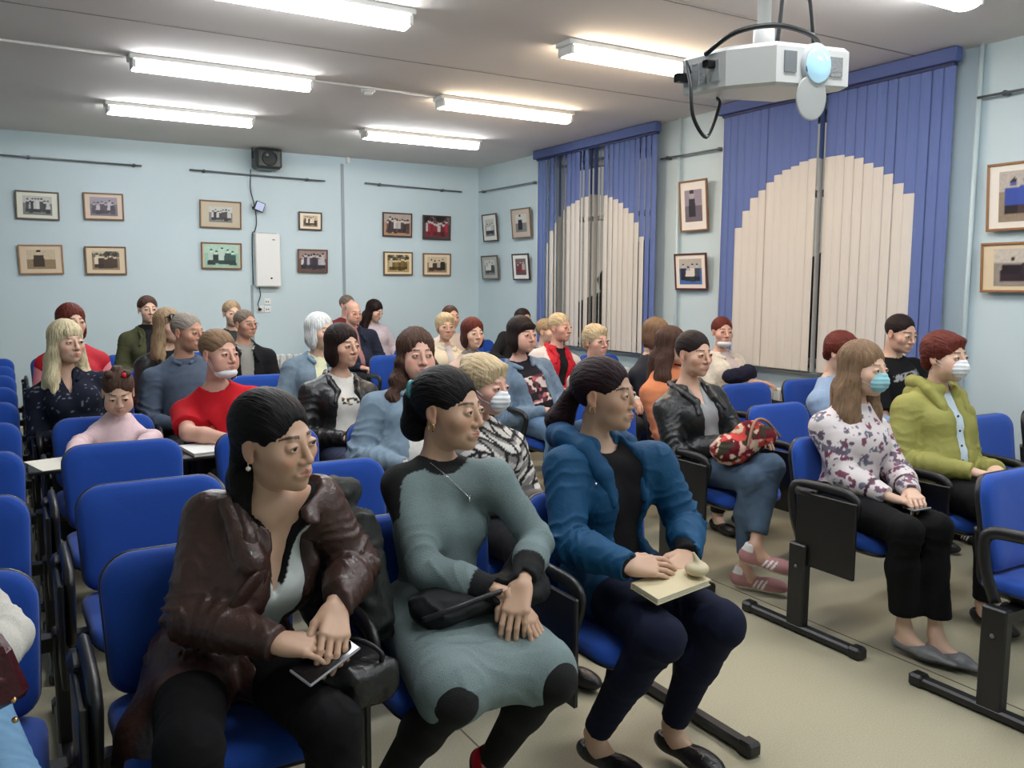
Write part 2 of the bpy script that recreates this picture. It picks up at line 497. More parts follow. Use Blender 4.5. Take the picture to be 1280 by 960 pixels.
# ------------------------------------------------------------------ ceiling lights
M_diff_c = mat('lit diffuser cool', (255, 252, 240), .5, emit=(248, 251, 255), estr=LAMP)
M_diff_w = mat('lit diffuser warm', (255, 248, 228), .5, emit=(255, 232, 204), estr=LAMP)
def fixture(x, y, L, warm, label, drop=.10):
    f = empty('ceiling_light', (x, y, H), label, 'ceiling light', 'fluorescent ceiling lights')
    MB().box((-L / 2 - .03, -.085, -.035), (L / 2 + .03, .085, 0), .006).build('housing', M_wplast, f)
    m = MB(); hw = .078
    # bowed diffuser cross-section
    n = 7; prof = [(-hw, -.035)] + [(-hw + .012 + (2 * hw - .024) * k / (n - 1), -drop + .012 * (abs(k - (n - 1) / 2) / ((n - 1) / 2)) ** 2) for k in range(n)] + [(hw, -.035)]
    vs = [(xx, yy, zz) for xx in (-L / 2, L / 2) for (yy, zz) in prof]; N = len(prof)
    fs = [(i, i + 1, N + i + 1, N + i) for i in range(N - 1)] + [tuple(range(N))[::-1], tuple(range(N, 2 * N))]
    m.add(vs, fs); m.build('diffuser', M_diff_w if warm else M_diff_c, f)
    for sx in (-1, 1):
        MB().box((sx * (L / 2) - .012, -.08, -drop + .01), (sx * (L / 2) + .012, .08, -.034), .004).build('end_cap', M_wplast, f)
LX = {'l': 1.44, 'r': 3.80}
fixture(LX['l'], 8.25, 1.2, 0, 'ceiling light nearest the back wall on the left side')
fixture(LX['l'], 6.51, 1.22, 0, 'ceiling light on the left with cable running off both ends')
fixture(LX['l'], 4.68, 1.22, 0, 'ceiling light cut by the top edge, above the left seats')
fixture(LX['r'], 8.28, 1.26, 0, 'ceiling light nearest the corner by the far window')
fixture(LX['r'], 6.55, 1.26, 1, 'warm toned ceiling light in the middle of the right column')
fixture(LX['r'], 4.69, 1.28, 1, 'ceiling light left of the projector')
fixture(LX['r'], 2.82, 1.28, 0, 'ceiling light at the top edge above the right seats')
fixture(LX['l'], 2.85, 1.22, 0, 'ceiling light above the front row, out of frame')
fixture(LX['r'], 1.0, 1.22, 0, 'ceiling light ahead of the right seats, out of frame')  # unseen fixture, added to light the fronts of the seated people
fixture(LX['l'], 1.0, 1.22, 0, 'ceiling light above the camera, out of frame')  # unseen, added to brighten the front row from above the camera
fixture(LX['r'], -.8, 1.22, 0, 'ceiling light behind the camera on the right')  # extra unseen fixture, added as frontal fill on the faces

# surface cable on the ceiling and smoke detector
tag(MB().tube([(-2.5, 6.5, H - .008), (.8, 6.51, H - .008)], .009, 6).tube([(2.06, 6.53, H - .008), (3.13, 6.55, H - .008)], .009, 6).build('ceiling_cable', M_wplast), 'thin white cable run along the ceiling between the lights', 'cable')
sd = empty('smoke_detector', (2.56, 6.6, H), 'small round white smoke detector on the ceiling cable', 'smoke detector')
MB().lathe([(.055, 0), (.055, -.02), (.048, -.03)], (0, 0, 0), n=20).build('base', M_wplast, sd)
MB().lathe([(.03, -.03), (.034, -.045), (.02, -.052)], (0, 0, 0), n=16).build('sensor_cap', M_wplast, sd)
tag(MB().box((3.66, YB - .05, H - .07), (3.70, YB, H), .005).build('sensor', M_wplast), 'tiny white sensor at the top of the back wall', 'sensor')

# ------------------------------------------------------------------ vertical blinds
M_bl_blue = mat('blue blind fabric', (92, 110, 164), .8, bump=.1, bscale=350)
M_bl_cream = mat('cream blind fabric', (212, 205, 196), .85, bump=.1, bscale=350)
M_val = mat('blue valance', (80, 96, 150), .7)
def blind(y0, y1, zc, hb, ha, n, ang, label, gapk, side):
    """y1 is the far end; slats hang from z 2.95 to .84, blue above an arch, cream below it"""
    X = XW - .11; zt = 2.95; zb = .845; c = (y0 + y1) / 2
    r = empty('vertical_blind', (X, c, zb), label, 'blind')
    MB().box((-.055, y0 - c - .03, 2.955 - zb), (.02, y1 - c + .03, 3.045 - zb), .006).build('valance', M_val, r)
    MB().box((-.02, y0 - c, 2.935 - zb), (.02, y1 - c, 2.953 - zb)).build('head_rail', mat('dark blue head rail', (40, 50, 92), .6), r)
    w = (y1 - y0) / n; rn = random.Random(n)
    for k in range(n):
        yc = y0 + (k + .5) * w; t = (yc - c) / ((y1 - y0) / 2)
        a = math.radians(ang + rn.uniform(-5, 5))
        if k in gapk: a = math.radians(gapk[k])
        hw = w * .54
        if k < side[0] or k >= n - side[1]: zs = zb + (.35 if (k == side[0] - 1 or k == n - side[1]) else 0) * 0
        else:
            u = min(1, abs(t) / .86); zs = hb + ha * math.sqrt(max(0, 1 - u * u)) + rn.uniform(-.01, .01)
        def sl(name, za, zb_, m, off):
            dx, dy = math.sin(a) * hw, math.cos(a) * hw
            b_ = .006
            vs = []; 
            for z in (za, zb_):
                for s_, bx in ((-1, 0), (-.5, -b_), (0, -b_ * 1.3), (.5, -b_), (1, 0)):
                    vs.append((s_ * dx + bx + off, yc - c + s_ * dy, z - zb))
            for z in (za, zb_):
                for s_, bx in ((-1, 0), (-.5, -b_), (0, -b_ * 1.3), (.5, -b_), (1, 0)):
                    vs.append((s_ * dx + bx + off + .0015, yc - c + s_ * dy, z - zb))
            fs = [(i, i + 1, 5 + i + 1, 5 + i) for i in range(4)] + [(10 + i, 15 + i, 15 + i + 1, 10 + i + 1) for i in range(4)] + [(0, 5, 15, 10), (4, 14, 19, 9)] + [(i, 10 + i, 11 + i, i + 1) for i in range(4)] + [(5 + i, 6 + i, 16 + i, 15 + i) for i in range(4)]
            MB().add(vs, fs).build(name, m, r)
        if zs > zb + .01: sl('cream_slat', zb, zs + .0, M_bl_cream, .0)
        sl('blue_slat', zs, zt - .015, M_bl_blue, -.001)
    MB().tube([(-.02, y1 - c - .02, 0.2), (-.02, y1 - c - .02, 2.93 - zb)], .003, 5).build('control_cord', M_wplast, r)
blind(3.48, 5.57, 0, 1.72, .76, 25, 3, 'blue and cream vertical blind with arch on the near window, right of the framed pair', {12: 72}, (3, 2))
blind(6.44, 8.56, 0, 1.72, .74, 25, 6, 'half open blue and cream vertical blind on the far window', {10: 38, 11: 62, 12: 50, 14: 26, 18: 30, 19: 48, 20: 24, 22: 24}, (2, 2))

# ------------------------------------------------------------------ picture rails
def rail(name, p, q, label, vert_off, bosses):
    r = empty(name, p, label, 'picture rail')
    d = Vector(q) - Vector(p)
    MB().tube([(0, 0, 0), tuple(d)], .0085, 8).build('rod', M_grey, r)
    for t in bosses:
        v = d * t
        MB().lathe([(.018, 0), (.018, vert_off)], tuple(v), (0, 1, 0) if abs(d.x) > abs(d.y) else (1, 0, 0), 10).build('bracket', M_grey, r)
rail('picture_rail', (-1.2, YB - .06, 2.80), (1.34, YB - .06, 2.775), 'grey picture rail on the back wall, leftmost', .06, (.58, .97))
rail('picture_rail', (1.83, YB - .06, 2.77), (3.38, YB - .06, 2.745), 'grey picture rail on the back wall crossing behind the black speaker', .06, (.1, .86))
rail('picture_rail', (3.88, YB - .06, 2.755), (5.22, YB - .06, 2.725), 'grey picture rail on the back wall next to the corner', .06, (.15, .8))
rail('picture_rail', (XW - .05, 10.1, 2.73), (XW - .05, 8.6, 2.72), 'grey picture rail between the corner and the far blind', .05, (.05, .9))
rail('picture_rail', (XW - .05, 6.46, 2.71), (XW - .05, 5.6, 2.70), 'grey picture rail between the two blinds', .05, (.1, .9))
rail('picture_rail', (XW - .05, 3.36, 2.715), (XW - .05, 1.2, 2.70), 'grey picture rail at the right edge beyond the near blind', .05, (.08, .9))

# ------------------------------------------------------------------ framed photographs
def photo_colors(nu, nv, seed, pal, style, figs):
    rs = np.random.RandomState(seed)
    U, Vv = np.meshgrid(np.linspace(0, 1, nu), np.linspace(0, 1, nv))
    sky, gr, dk, lt = [np.array(c, float) for c in pal]
    hz = .62 if style != 'single' else .5
    I = np.where(Vv[..., None] > hz, sky, gr) * (1 + .10 * (rs.rand(nv, nu, 1) - .5))
    if style == 'trees':
        for _ in range(14):
            cx, cy, r = rs.rand(), rs.uniform(.7, 1), rs.uniform(.05, .15)
            m = (U - cx) ** 2 + (Vv - cy) ** 2 < r * r; I[m] = I[m] * .55
    ar = nu / nv
    for k in range(figs):
        if style == 'single': cx, top, wd = (.42, .86, .17)
        else: cx, top, wd = .1 + .8 * (k + .5) / figs + rs.uniform(-.02, .02), rs.uniform(.62, .82), .36 / figs + .02
        hr = .075 if style != 'single' else .13
        body = (np.abs(U - cx) < wd * (1 + .3 * (top - Vv))) & (Vv < top - hr * 1.1) & (Vv > .08 + rs.uniform(0, .1))
        shade = lt * rs.uniform(.8, 1.0) if rs.rand() < .35 else dk * rs.uniform(.7, 1.5)
        I[body] = shade
        if style != 'single':
            legs = body & (Vv < .32) ; I[legs] = dk * rs.uniform(.6, 1.2)
        head = ((U - cx) * ar) ** 2 + ((Vv - top)) ** 2 < hr * hr; I[head] = (lt * .8 + gr * .2)
        hair = (((U - cx) * ar) ** 2 + ((Vv - top - hr * .5)) ** 2 < (hr * .8) ** 2) & (Vv > top + hr * .2); I[hair] = dk * .8
    return lin(np.clip(I, 0, 255)).reshape(-1, 3)
BW = ((196, 196, 190), (120, 122, 120), (46, 46, 48), (222, 220, 214))
SEP = ((206, 188, 158), (150, 126, 96), (58, 44, 32), (234, 218, 190))
COLR = ((150, 130, 124), (96, 78, 74), (44, 40, 52), (214, 206, 206))
RED = ((110, 92, 92), (78, 62, 64), (120, 34, 44), (224, 218, 214))
GREEN = ((176, 210, 190), (150, 192, 172), (30, 52, 48), (214, 236, 222))
BLUE_ = ((184, 176, 166), (70, 104, 168), (48, 52, 62), (222, 214, 204))
VIO = ((150, 138, 150), (110, 98, 108), (52, 44, 56), (190, 178, 184))
M_photo = mat('photographic print', (255, 255, 255), .35, vcol=True)
def picture(wall, c, z, w, h, tilt, rail_z, fcol, mcol, mwid, pal, style, figs, seed, label, group, hang=True):
    """wall 'back': c is x; wall 'right': c is y. frame tilts forward at its top"""
    if wall == 'back': o = empty("framed_picture", (c, YB - .02, z), label, 'picture', group); o.rotation_euler = (math.radians(-tilt[0]) * -1, math.radians(tilt[1]), 0)
    else: o = empty("framed_picture", (XW - .045, c, z), label, 'picture', group); o.rotation_euler = (math.radians(tilt[0]), 0, math.radians(-90 + tilt[2] if len(tilt) > 2 else -90))
    f = .016; d = .022
    Mf = mat('frame wood %d %d %d' % fcol, fcol, .45, var=.08, vscale=30)
    Mm = mat('mat board %d %d %d' % mcol, mcol, .8)
    m = MB().box((-w / 2, -d, -h / 2), (w / 2, 0, -h / 2 + f), .003).box((-w / 2, -d, h / 2 - f), (w / 2, 0, h / 2), .003).box((-w / 2, -d, -h / 2 + f), (-w / 2 + f, 0, h / 2 - f), .003).box((w / 2 - f, -d, -h / 2 + f), (w / 2, 0, h / 2 - f), .003)
    m.build('frame', Mf, o)
    MB().box((-w / 2 + f, -.012, -h / 2 + f), (w / 2 - f, -.006, h / 2 - f)).build('mat_board', Mm, o)
    pw, ph = w * mwid, h * (mwid + .0)
    nu = 44; nv = max(12, int(44 * ph / pw))
    U, Vv = np.meshgrid(np.linspace(-pw / 2, pw / 2, nu), np.linspace(-ph / 2, ph / 2, nv))
    V = np.stack([U, np.full_like(U, -.0135), Vv], -1).reshape(-1, 3)
    i = np.arange(nv - 1)[:, None] * nu + np.arange(nu - 1)[None]; F = np.stack([i, i + 1, i + nu + 1, i + nu], -1).reshape(-1, 4)
    obj('photograph', npmesh('photograph', V, F, False, photo_colors(nu, nv, seed, pal, style, figs)), M_photo, o)
    return o
OAK, DKB, WAL = (128, 94, 62), (72, 52, 40), (104, 70, 46)
CR, PINK, LG, TAN = (232, 232, 214), (226, 206, 186), (224, 226, 220), (202, 190, 166)
gb = 'framed photographs on the back wall'
picture('back', .33, 2.305, .40, .29, (3, .6), 2.78, (96, 82, 70), CR, .66, BW, 'row', 8, 1, 'framed grey group photo with cream mat, top left on the back wall', gb)
picture('back', .95, 2.325, .39, .285, (3, -.6), 2.78, OAK, PINK, .68, VIO, 'row', 6, 2, 'framed photo with pink mat, second from left in the upper row', gb)
picture('back', .335, 1.755, .41, .305, (3, -1.2), 2.78, (168, 130, 94), (222, 202, 176), .64, SEP, 'single', 1, 3, 'framed sepia photo of a man at a desk, lower left', gb)
picture('back', .945, 1.755, .405, .30, (3, -.4), 2.78, OAK, (226, 208, 178), .66, SEP, 'trees', 5, 4, 'framed sepia photo of standing people, second from left in the lower row', gb)
picture('back', 2.155, 2.295, .46, .31, (3, .6), 2.77, OAK, TAN, .56, BW, 'row', 7, 5, 'wide framed photo with tan mat left of the black speaker', gb)
picture('back', 2.15, 1.83, .45, .30, (2, .4), 2.77, OAK, TAN, .84, GREEN, 'row', 5, 6, 'framed pale green print left of the white wall unit', gb)
picture('back', 3.195, 2.265, .285, .215, (2, .4), 2.75, DKB, (240, 226, 204), .62, SEP, 'row', 6, 7, 'smallest framed photo, right of the white wall unit, upper', gb)
picture('back', 3.215, 1.79, .37, .28, (2, .4), 2.75, WAL, WAL, .93, COLR, 'row', 8, 8, 'framed dark group photo below the smallest frame', gb)
picture('back', 4.32, 2.265, .40, .30, (2, .2), 2.75, DKB, DKB, .93, ((176, 160, 150), (176, 138, 108), (70, 56, 56), (214, 206, 200)), 'row', 9, 9, 'framed group photo on sandy ground, upper left of the four by the corner', gb)
picture('back', 4.87, 2.25, .40, .31, (2, .2), 2.75, DKB, DKB, .93, RED, 'trees', 9, 10, 'framed group photo with red clothes, upper right of the four by the corner', gb)
picture('back', 4.325, 1.78, .40, .295, (2, -.2), 2.75, (112, 84, 48), (232, 214, 178), .74, ((214, 194, 150), (178, 150, 96), (92, 74, 36), (240, 226, 190)), 'trees', 6, 11, 'framed yellowish photo, lower left of the four by the corner', gb)
picture('back', 4.87, 1.775, .40, .29, (2, -.2), 2.75, OAK, (230, 210, 180), .70, SEP, 'row', 4, 12, 'framed sepia photo of four seated people, lower right by the corner', gb)
gr_ = 'framed photographs on the window wall'
picture('right', 9.80, 2.25, .36, .35, (5, 0, 2), 2.72, DKB, LG, .62, BW, 'row', 3, 13, 'small grey framed photo on the window wall next to the corner, upper', gr_)
picture('right', 9.02, 2.26, .42, .36, (5, 0, 2), 2.72, (120, 98, 80), (192, 178, 164), .58, BW, 'single', 1, 14, 'framed photo with taupe mat beside the far blind, upper', gr_)
picture('right', 9.80, 1.74, .42, .31, (5, 0, 1), 2.72, (92, 84, 76), (176, 178, 172), .62, BW, 'row', 3, 15, 'small grey framed photo next to the corner, lower', gr_)
picture('right', 9.02, 1.735, .38, .32, (5, 0, 1), 2.72, (52, 40, 36), (238, 236, 232), .62, RED, 'row', 3, 16, 'dark framed photo with white mat beside the far blind, lower', gr_)
picture('right', 5.98, 2.235, .36, .46, (5, 0, 1), 2.71, OAK, (236, 228, 220), .62, VIO, 'single', 1, 17, 'tall framed portrait photo between the two blinds, upper', gr_)
picture('right', 5.995, 1.64, .42, .335, (5, 0, 1), 2.71, (84, 40, 34), (238, 226, 214), .70, BLUE_, 'row', 4, 18, 'red brown framed photo with blue area between the blinds, lower', gr_)
picture('right', 2.95, 2.07, .60, .42, (4, 0, 0), 2.71, (150, 108, 70), (236, 228, 216), .74, ((186, 176, 166), (150, 132, 112), (60, 44, 46), (60, 84, 170)), 'row', 4, 19, 'framed photo with cream mat cut by the right edge, upper', gr_)
picture('right', 2.93, 1.63, .66, .315, (4, 0, 0), 2.71, (150, 108, 70), (222, 202, 170), .74, ((200, 190, 176), (150, 140, 130), (44, 34, 40), (220, 206, 194)), 'row', 3, 20, 'framed photo with tan mat cut by the right edge, lower', gr_)

# ------------------------------------------------------------------ things on the back wall
u = empty('wall_unit', (2.665, YB, 1.48), 'white narrow wall mounted air cleaner on the back wall', 'air cleaner')
MB().box((-.145, -.10, 0), (.145, 0, .62), .012).build('housing', M_wplast, u)
MB().box((.05, -.104, .54), (.08, -.099, .55)).build('status_light', M_black, u)
MB().lathe([(.011, 0), (.011, .004)], (.03, -.1, .1), (0, -1, 0), 12).build('lock', M_black, u)
MB().box((-.1, -.08, .621), (.1, -.02, .625)).build('vent_slot', M_grey, u)
s = empty('speaker', (2.66, YB - .16, 2.95), 'black loudspeaker hung from a bracket high on the back wall', 'speaker')
ms = MB().box((-.15, -.12, -.135), (.15, .12, .09), .03); ms.build('cabinet', mat('dark green grey plastic', (52, 58, 56), .4), s)
MB().lathe([(.085, 0), (.085, .012), (.07, .014)], (0, -.118, -.02), (0, -1, 0), 20).build('grille', mat('speaker grille', (34, 38, 38), .5, bump=.3, bscale=300), s)
MB().lathe([(.02, .0), (.024, .006), (.012, .012)], (-.03, -.132, .015), (0, -1, 0), 12).build('horn', M_grey, s)
MB().tube([(-.16, 0, -.02), (-.165, 0, .1), (-.15, 0, .115), (.15, 0, .115), (.165, 0, .1), (.16, 0, -.02)], .008, 6).tube([(-.1, 0, .115), (-.1, .155, .115)], .01, 6).tube([(.1, 0, .115), (.1, .155, .115)], .01, 6).build('bracket', M_blackmetal, s)
lm = empty('wall_lamp', (2.58, YB - .09, 2.40), 'small square blue grey lamp turned on the wall below the speaker', 'lamp')
Rt = Matrix.Rotation(math.radians(20), 3, 'Y')
MB().box((-.055, -.02, -.055), (.055, .02, .055), .006, R=Rt).build('lamp_housing', M_black, lm)
MB().box((-.046, -.024, -.046), (.046, -.0195, .046), R=Rt, c=(0, -.02, 0)).build('lens', mat('lamp lens', (168, 184, 226), .25), lm)
MB().tube([(-.05, 0, 0), (-.065, .045, -.01), (-.05, .09, -.02)], .01, 6).build('bracket', M_black, lm)
tag(MB().tube(smoothpath([(2.50, YB - .06, 2.82), (2.50, YB - .02, 2.6), (2.53, YB - .03, 2.45), (2.55, YB - .03, 2.33), (2.555, YB - .02, 2.2), (2.535, YB - .012, 2.12), (2.505, YB - .012, 2.05), (2.50, YB - .012, 1.5)]), .006, 5).build('cable', M_cable), 'black cable running down the wall from the speaker', 'cable')
tag(MB().tube(smoothpath([(2.565, YB - .03, 1.48), (2.575, YB - .03, 1.38), (2.545, YB - .03, 1.28), (2.56, YB - .035, 1.22)]), .006, 5).lathe([(.02, 0), (.017, .035)], (2.565, YB - .006, 1.215), (0, -1, 0), 10).build('power_lead', M_cable), 'black power lead with plug below the white wall unit', 'cable')
so = empty('socket', (2.66, YB, 1.26), 'white wall socket plates under the air cleaner', 'socket')
for k, (dx, dz) in enumerate(((0, .045), (0, -.045), (-.085, -.045))):
    MB().box((dx - .038, -.012, dz - .038), (dx + .038, 0, dz + .038), .004).build('socket_plate', M_wplast, so)
    MB().lathe([(.008, 0), (.008, .002)], (dx + .012, -.012, dz), (0, -1, 0), 8).lathe([(.008, 0), (.008, .002)], (dx - .012, -.012, dz), (0, -1, 0), 8).build('socket_hole', M_black, so)

# ------------------------------------------------------------------ projector
pj = empty('projector', (1.66, 1.6, 2.06), 'white projector hanging from the ceiling, lens lit', 'projector')
PR = Matrix.Rotation(math.radians(-8), 4, 'Z')
pj.matrix_world = Matrix.Translation((1.655, 1.56, 2.03)) @ Matrix.Rotation(math.radians(-4), 4, 'Y') @ Matrix.Rotation(math.radians(3), 4, 'X')
M_pw = mat('projector shell', (222, 222, 220), .35)
# body outline (top view): front (with lens) faces -y, corner toward the camera
pts = [(-.165, .13), (-.165, -.02), (-.10, -.115), (.15, -.115), (.165, -.09), (.165, .13)]
n_ = len(pts)
b = MB(); ins = .93
vs = [(x, y, -.045) for x, y in pts] + [(x, y, .035) for x, y in pts] + [(x * ins, y * ins, .045) for x, y in pts] + [(x * ins, y * ins, -.052) for x, y in pts]
fs = [[k, (k + 1) % n_, n_ + (k + 1) % n_, n_ + k][::1] for k in range(n_)] + [[n_ + k, n_ + (k + 1) % n_, 2 * n_ + (k + 1) % n_, 2 * n_ + k] for k in range(n_)] + [[3 * n_ + k, 3 * n_ + (k + 1) % n_, (k + 1) % n_, k] for k in range(n_)] + [list(range(2 * n_, 3 * n_)), list(range(3 * n_, 4 * n_))[::-1]]
b.add(vs, fs); b.build('case', M_pw, pj)
MB().lathe([(.050, -.01), (.050, .006), (.045, .01)], (.03, -.115, -.002), (0, -1, 0), 24).build('lens_ring', mat('pale ring', (196, 202, 208), .4), pj)
MB().lathe([(.043, .004), (.04, .014), (.02, .02)], (.03, -.115, -.002), (0, -1, 0), 24).build('lens', mat('lit projector lens', (150, 200, 230), .1, emit=(176, 214, 232), estr=.75), pj)
MB().lathe([(.012, -.01), (.010, .001), (.004, .003)], (-.003, -.124, -.012), (0, -1, 0), 16).build('lens_spot', mat('blue lens glass', (66, 128, 166), .05), pj)
MB().box((.08, -.118, -.025), (.125, -.114, .02)).build('front_vent', mat('grey grille', (150, 152, 154), .6, bump=.4, bscale=200), pj)
MB().box((-.075, -.118, -.022), (-.035, -.114, .025)).build('receiver_window', mat('smoky window', (128, 132, 136), .2), pj)
for k in range(3):
    MB().box((-.1685, .045 + k * .028, -.03), (-.164, .066 + k * .028, .02)).build('side_vent', MATS['grey grille'], pj)
MB().box((-.169, .0, -.03), (-.164, .03, .018)).build('port_panel', mat('light grey panel', (170, 172, 174), .5), pj)
MB().box((-.168, .01, .0), (-.19, .03, .018), .003).box((-.168, .1, -.02), (-.195, .125, .002), .003).build('cable_plug', M_black, pj)
MB().lathe([(.052, -.001), (.052, .0015), (.048, .002)], (.012, -.122, -.078), (0, -1, 0), 28).build('lens_cover', mat('translucent cap', (200, 202, 200), .3, alpha=.75), pj)
MB().tube([(.0, .02, .04), (.0, .02, .10), (0, .02, .11)], [.028, .026, .02], 12).tube([(0, .02, .09), (0, .02, .45), (0, .02, .47), (0, .02, 1.03)], [.017, .017, .024, .024], 12).build('mount_pole', M_pw, pj)
MB().box((-.07, -.05, .045), (.07, .09, .055), .003).box((-.06, -.04, 1.0), (.06, .08, 1.02)).build('mount_plate', M_pw, pj)
tag(MB().tube(smoothpath([(1.47, 1.64, 2.02), (1.42, 1.6, 2.03), (1.40, 1.56, 1.97), (1.40, 1.55, 1.90), (1.44, 1.56, 1.86), (1.50, 1.6, 1.87), (1.56, 1.63, 1.95), (1.58, 1.66, 1.975)]), .0045, 6).build('projector_cable', M_cable), 'black cable looping down from the left side of the projector', 'cable')
tag(MB().tube(smoothpath([(1.48, 1.60, 2.055), (1.50, 1.52, 2.09), (1.58, 1.47, 2.105), (1.70, 1.47, 2.10), (1.79, 1.52, 2.09)]), .006, 6).tube(smoothpath([(1.70, 1.58, 2.10), (1.715, 1.58, 2.3), (1.70, 1.6, 2.6), (1.7, 1.6, H)]), .006, 6).tube(smoothpath([(1.79, 1.54, 2.09), (1.77, 1.54, 2.2), (1.75, 1.58, 2.5), (1.76, 1.6, H)]), .005, 6).build('projector_cable', M_cable), 'black cables rising from the projector along its pole', 'cable')

# ------------------------------------------------------------------ auditorium chairs
def rrect(w, h, r_top, r_bot, taper=0.0, n=7):
    pts = []
    for (cx, cz, r, a0) in ((w / 2 - r_top, h / 2 - r_top, r_top, 0), (-w / 2 + r_top, h / 2 - r_top, r_top, 90), (-w / 2 + r_bot, -h / 2 + r_bot, r_bot, 180), (w / 2 - r_bot, -h / 2 + r_bot, r_bot, 270)):
        for k in range(n):
            a = math.radians(a0 + 90 * k / (n - 1)); x = cx + r * math.cos(a); z = cz + r * math.sin(a)
            pts.append((x * (1 - taper * (h / 2 - z) / h), z))
    return pts
def pad(outl, prof, curve, axis):
    """rings of the outline scaled and offset in depth; axis 'y': panel stands, 'z': panel lies"""
    n = len(outl); vs = []; fs = []
    for (s_, d) in prof:
        for (a, b_) in outl:
            x = a * s_; q = b_ * s_; dd = d + curve(a * s_, q)
            vs.append((x, dd, q) if axis == 'y' else (x, q, dd))
    for i in range(len(prof) - 1):
        for k in range(n):
            k2 = (k + 1) % n; fs.append((i * n + k, i * n + k2, (i + 1) * n + k2, (i + 1) * n + k))
    fs.append(tuple(range(n))[::-1]); fs.append(tuple((len(prof) - 1) * n + k for k in range(n)))
    return vs, fs
ob = rrect(.485, .355, .085, .06, .06)
cb = lambda x, z: -1.15 * x * x * 0 + .9 * x * x * -1 * .0 + (-.55) * x * x + .10 * z * 0
vs, fs = pad(ob, [(.3, -.052), (.7, -.050), (.9, -.044), (.97, -.033), (1.0, -.018), (.995, -.004)], lambda x, z: -.45 * x * x, 'y')
me_back = MB().add(vs, fs, True).mesh('backrest')
vs, fs = pad(ob, [(1.0, -.006), (1.012, .004), (.99, .014), (.9, .022), (.5, .026)], lambda x, z: -.45 * x * x, 'y')
me_shell = MB().add(vs, fs, True).mesh('back_shell')
os_ = rrect(.485, .44, .07, .09, 0.04)
vs, fs = pad(os_, [(.99, .0), (1.0, .018), (.98, .036), (.93, .046), (.7, .050), (.3, .051)], lambda x, y: -.25 * max(0, -y - .10) ** 2 * 6 + .10 * x * x, 'z')
me_seat = MB().add(vs, [f[::-1] for f in fs], True).mesh('seat')
vs, fs = pad(os_, [(.5, -.028), (.9, -.022), (.985, -.006), (1.0, .004)], lambda x, y: -.25 * max(0, -y - .10) ** 2 * 6 + .10 * x * x, 'z')
me_sshell = MB().add(vs, [f[::-1] for f in fs], True).mesh('seat_shell')
BT = math.radians(-9)
mb_ = MB()
for sx in (-.16, .16):
    mb_.tube(smoothpath([(sx, -.12, .40), (sx, .10, .395), (sx, .185, .42), (sx, .20, .50), (sx, .215, .62)], 4), .012, 8)
mb_.box((-.18, -.03, .375), (.18, .07, .405), .004)
me_brk = mb_.mesh('bracket')
arm = MB().tube(smoothpath([(0, .06, .40), (0, .10, .50), (0, .115, .60), (0, .09, .645), (0, 0, .655), (0, -.14, .655), (0, -.20, .64), (0, -.215, .60), (0, -.17, .50), (0, -.12, .41)], 4), .0155, 8, sx=1.5)
me_arm = arm.mesh('armrest')
M_chairs = dict(seat=M_blue, back=M_blue)
CH = empty('auditorium_chair', (0, 0, 0), None, 'chair', 'blue auditorium chairs')
obj('seat', me_seat, M_blue, CH, (0, -.05, .418))
obj('backrest', me_back, M_blue, CH, (0, .185, .645), (BT, 0, 0))
obj('back_shell', me_shell, M_black, CH, (0, .185, .645), (BT, 0, 0))
obj('seat_shell', me_sshell, M_black, CH, (0, -.05, .418))
obj('bracket', me_brk, M_blackmetal, CH)
obj('armrest', me_arm, M_black, CH, (-.285, 0, 0))
note_kids(CH)
me_tab = MB().box((-.008, -.15, -.16), (.008, .15, .16), .004).mesh('tablet')
me_hinge = MB().tube([(0, -.03, 0), (0, .05, 0)], .02, 8).box((-.012, -.06, -.02), (.012, .02, .02), .004).mesh('hinge')
FIRST = [True]
def chair(x, yb, label, tablet='fold', arms=(True, False)):
    """yb = y of the backrest top; chair origin is .21 in front of it"""
    if FIRST[0]: c = CH; FIRST[0] = False
    else: c = copy_tree(CH)
    c.location = (x, yb - .235, 0); c['label'] = label
    if tablet == 'fold':
        o = obj('tablet', me_tab, M_black, c, (-.312, -.09, .47)); obj('tablet_hinge', me_hinge, M_black, c, (-.305, .02, .625))
    elif tablet == 'open':
        o = obj('tablet', me_tab, M_black, c, (-.20, -.27, .672), (0, math.radians(90), 0)); obj('tablet_hinge', me_hinge, M_black, c, (-.292, -.15, .655))
    if arms[1]: obj('armrest', me_arm, M_black, c, (.285, 0, 0))
    return c
CYB = [2.36 + .84 * i for i in range(9)]
RYB = [1.80 + .86 * i for i in range(10)]
CX = [.40, 1.02, 1.64]; RX = [3.22, 3.84, 4.46, 5.08]
ordn = ['front', 'second', 'third', 'fourth', 'fifth', 'sixth', 'seventh', 'eighth', 'ninth', 'tenth']
seatn = {.40: 'left', 1.02: 'middle', 1.64: 'aisle'}
rseat = {3.22: 'aisle end', 3.84: 'second from the aisle', 4.46: 'third from the aisle', 5.08: 'window end'}
for i, yb in enumerate(CYB):
    chair(-.21, yb, 'blue chair cut by the left edge of the photo, %s row' % ordn[i], 'none' if i else 'none')
    for x in CX:
        chair(x, yb, 'blue upholstered chair, %s seat in the %s row of the central block' % (seatn[x], ordn[i]), 'open' if (i == 3 and x < 1.5) else 'fold')
for i, yb in enumerate(RYB):
    for x in RX:
        if i == 0 and x > 4: continue
        chair(x, yb, 'blue upholstered chair, %s in the %s row by the windows' % (rseat[x], ordn[i]), 'fold' if (i in (1, 2)) else 'none')
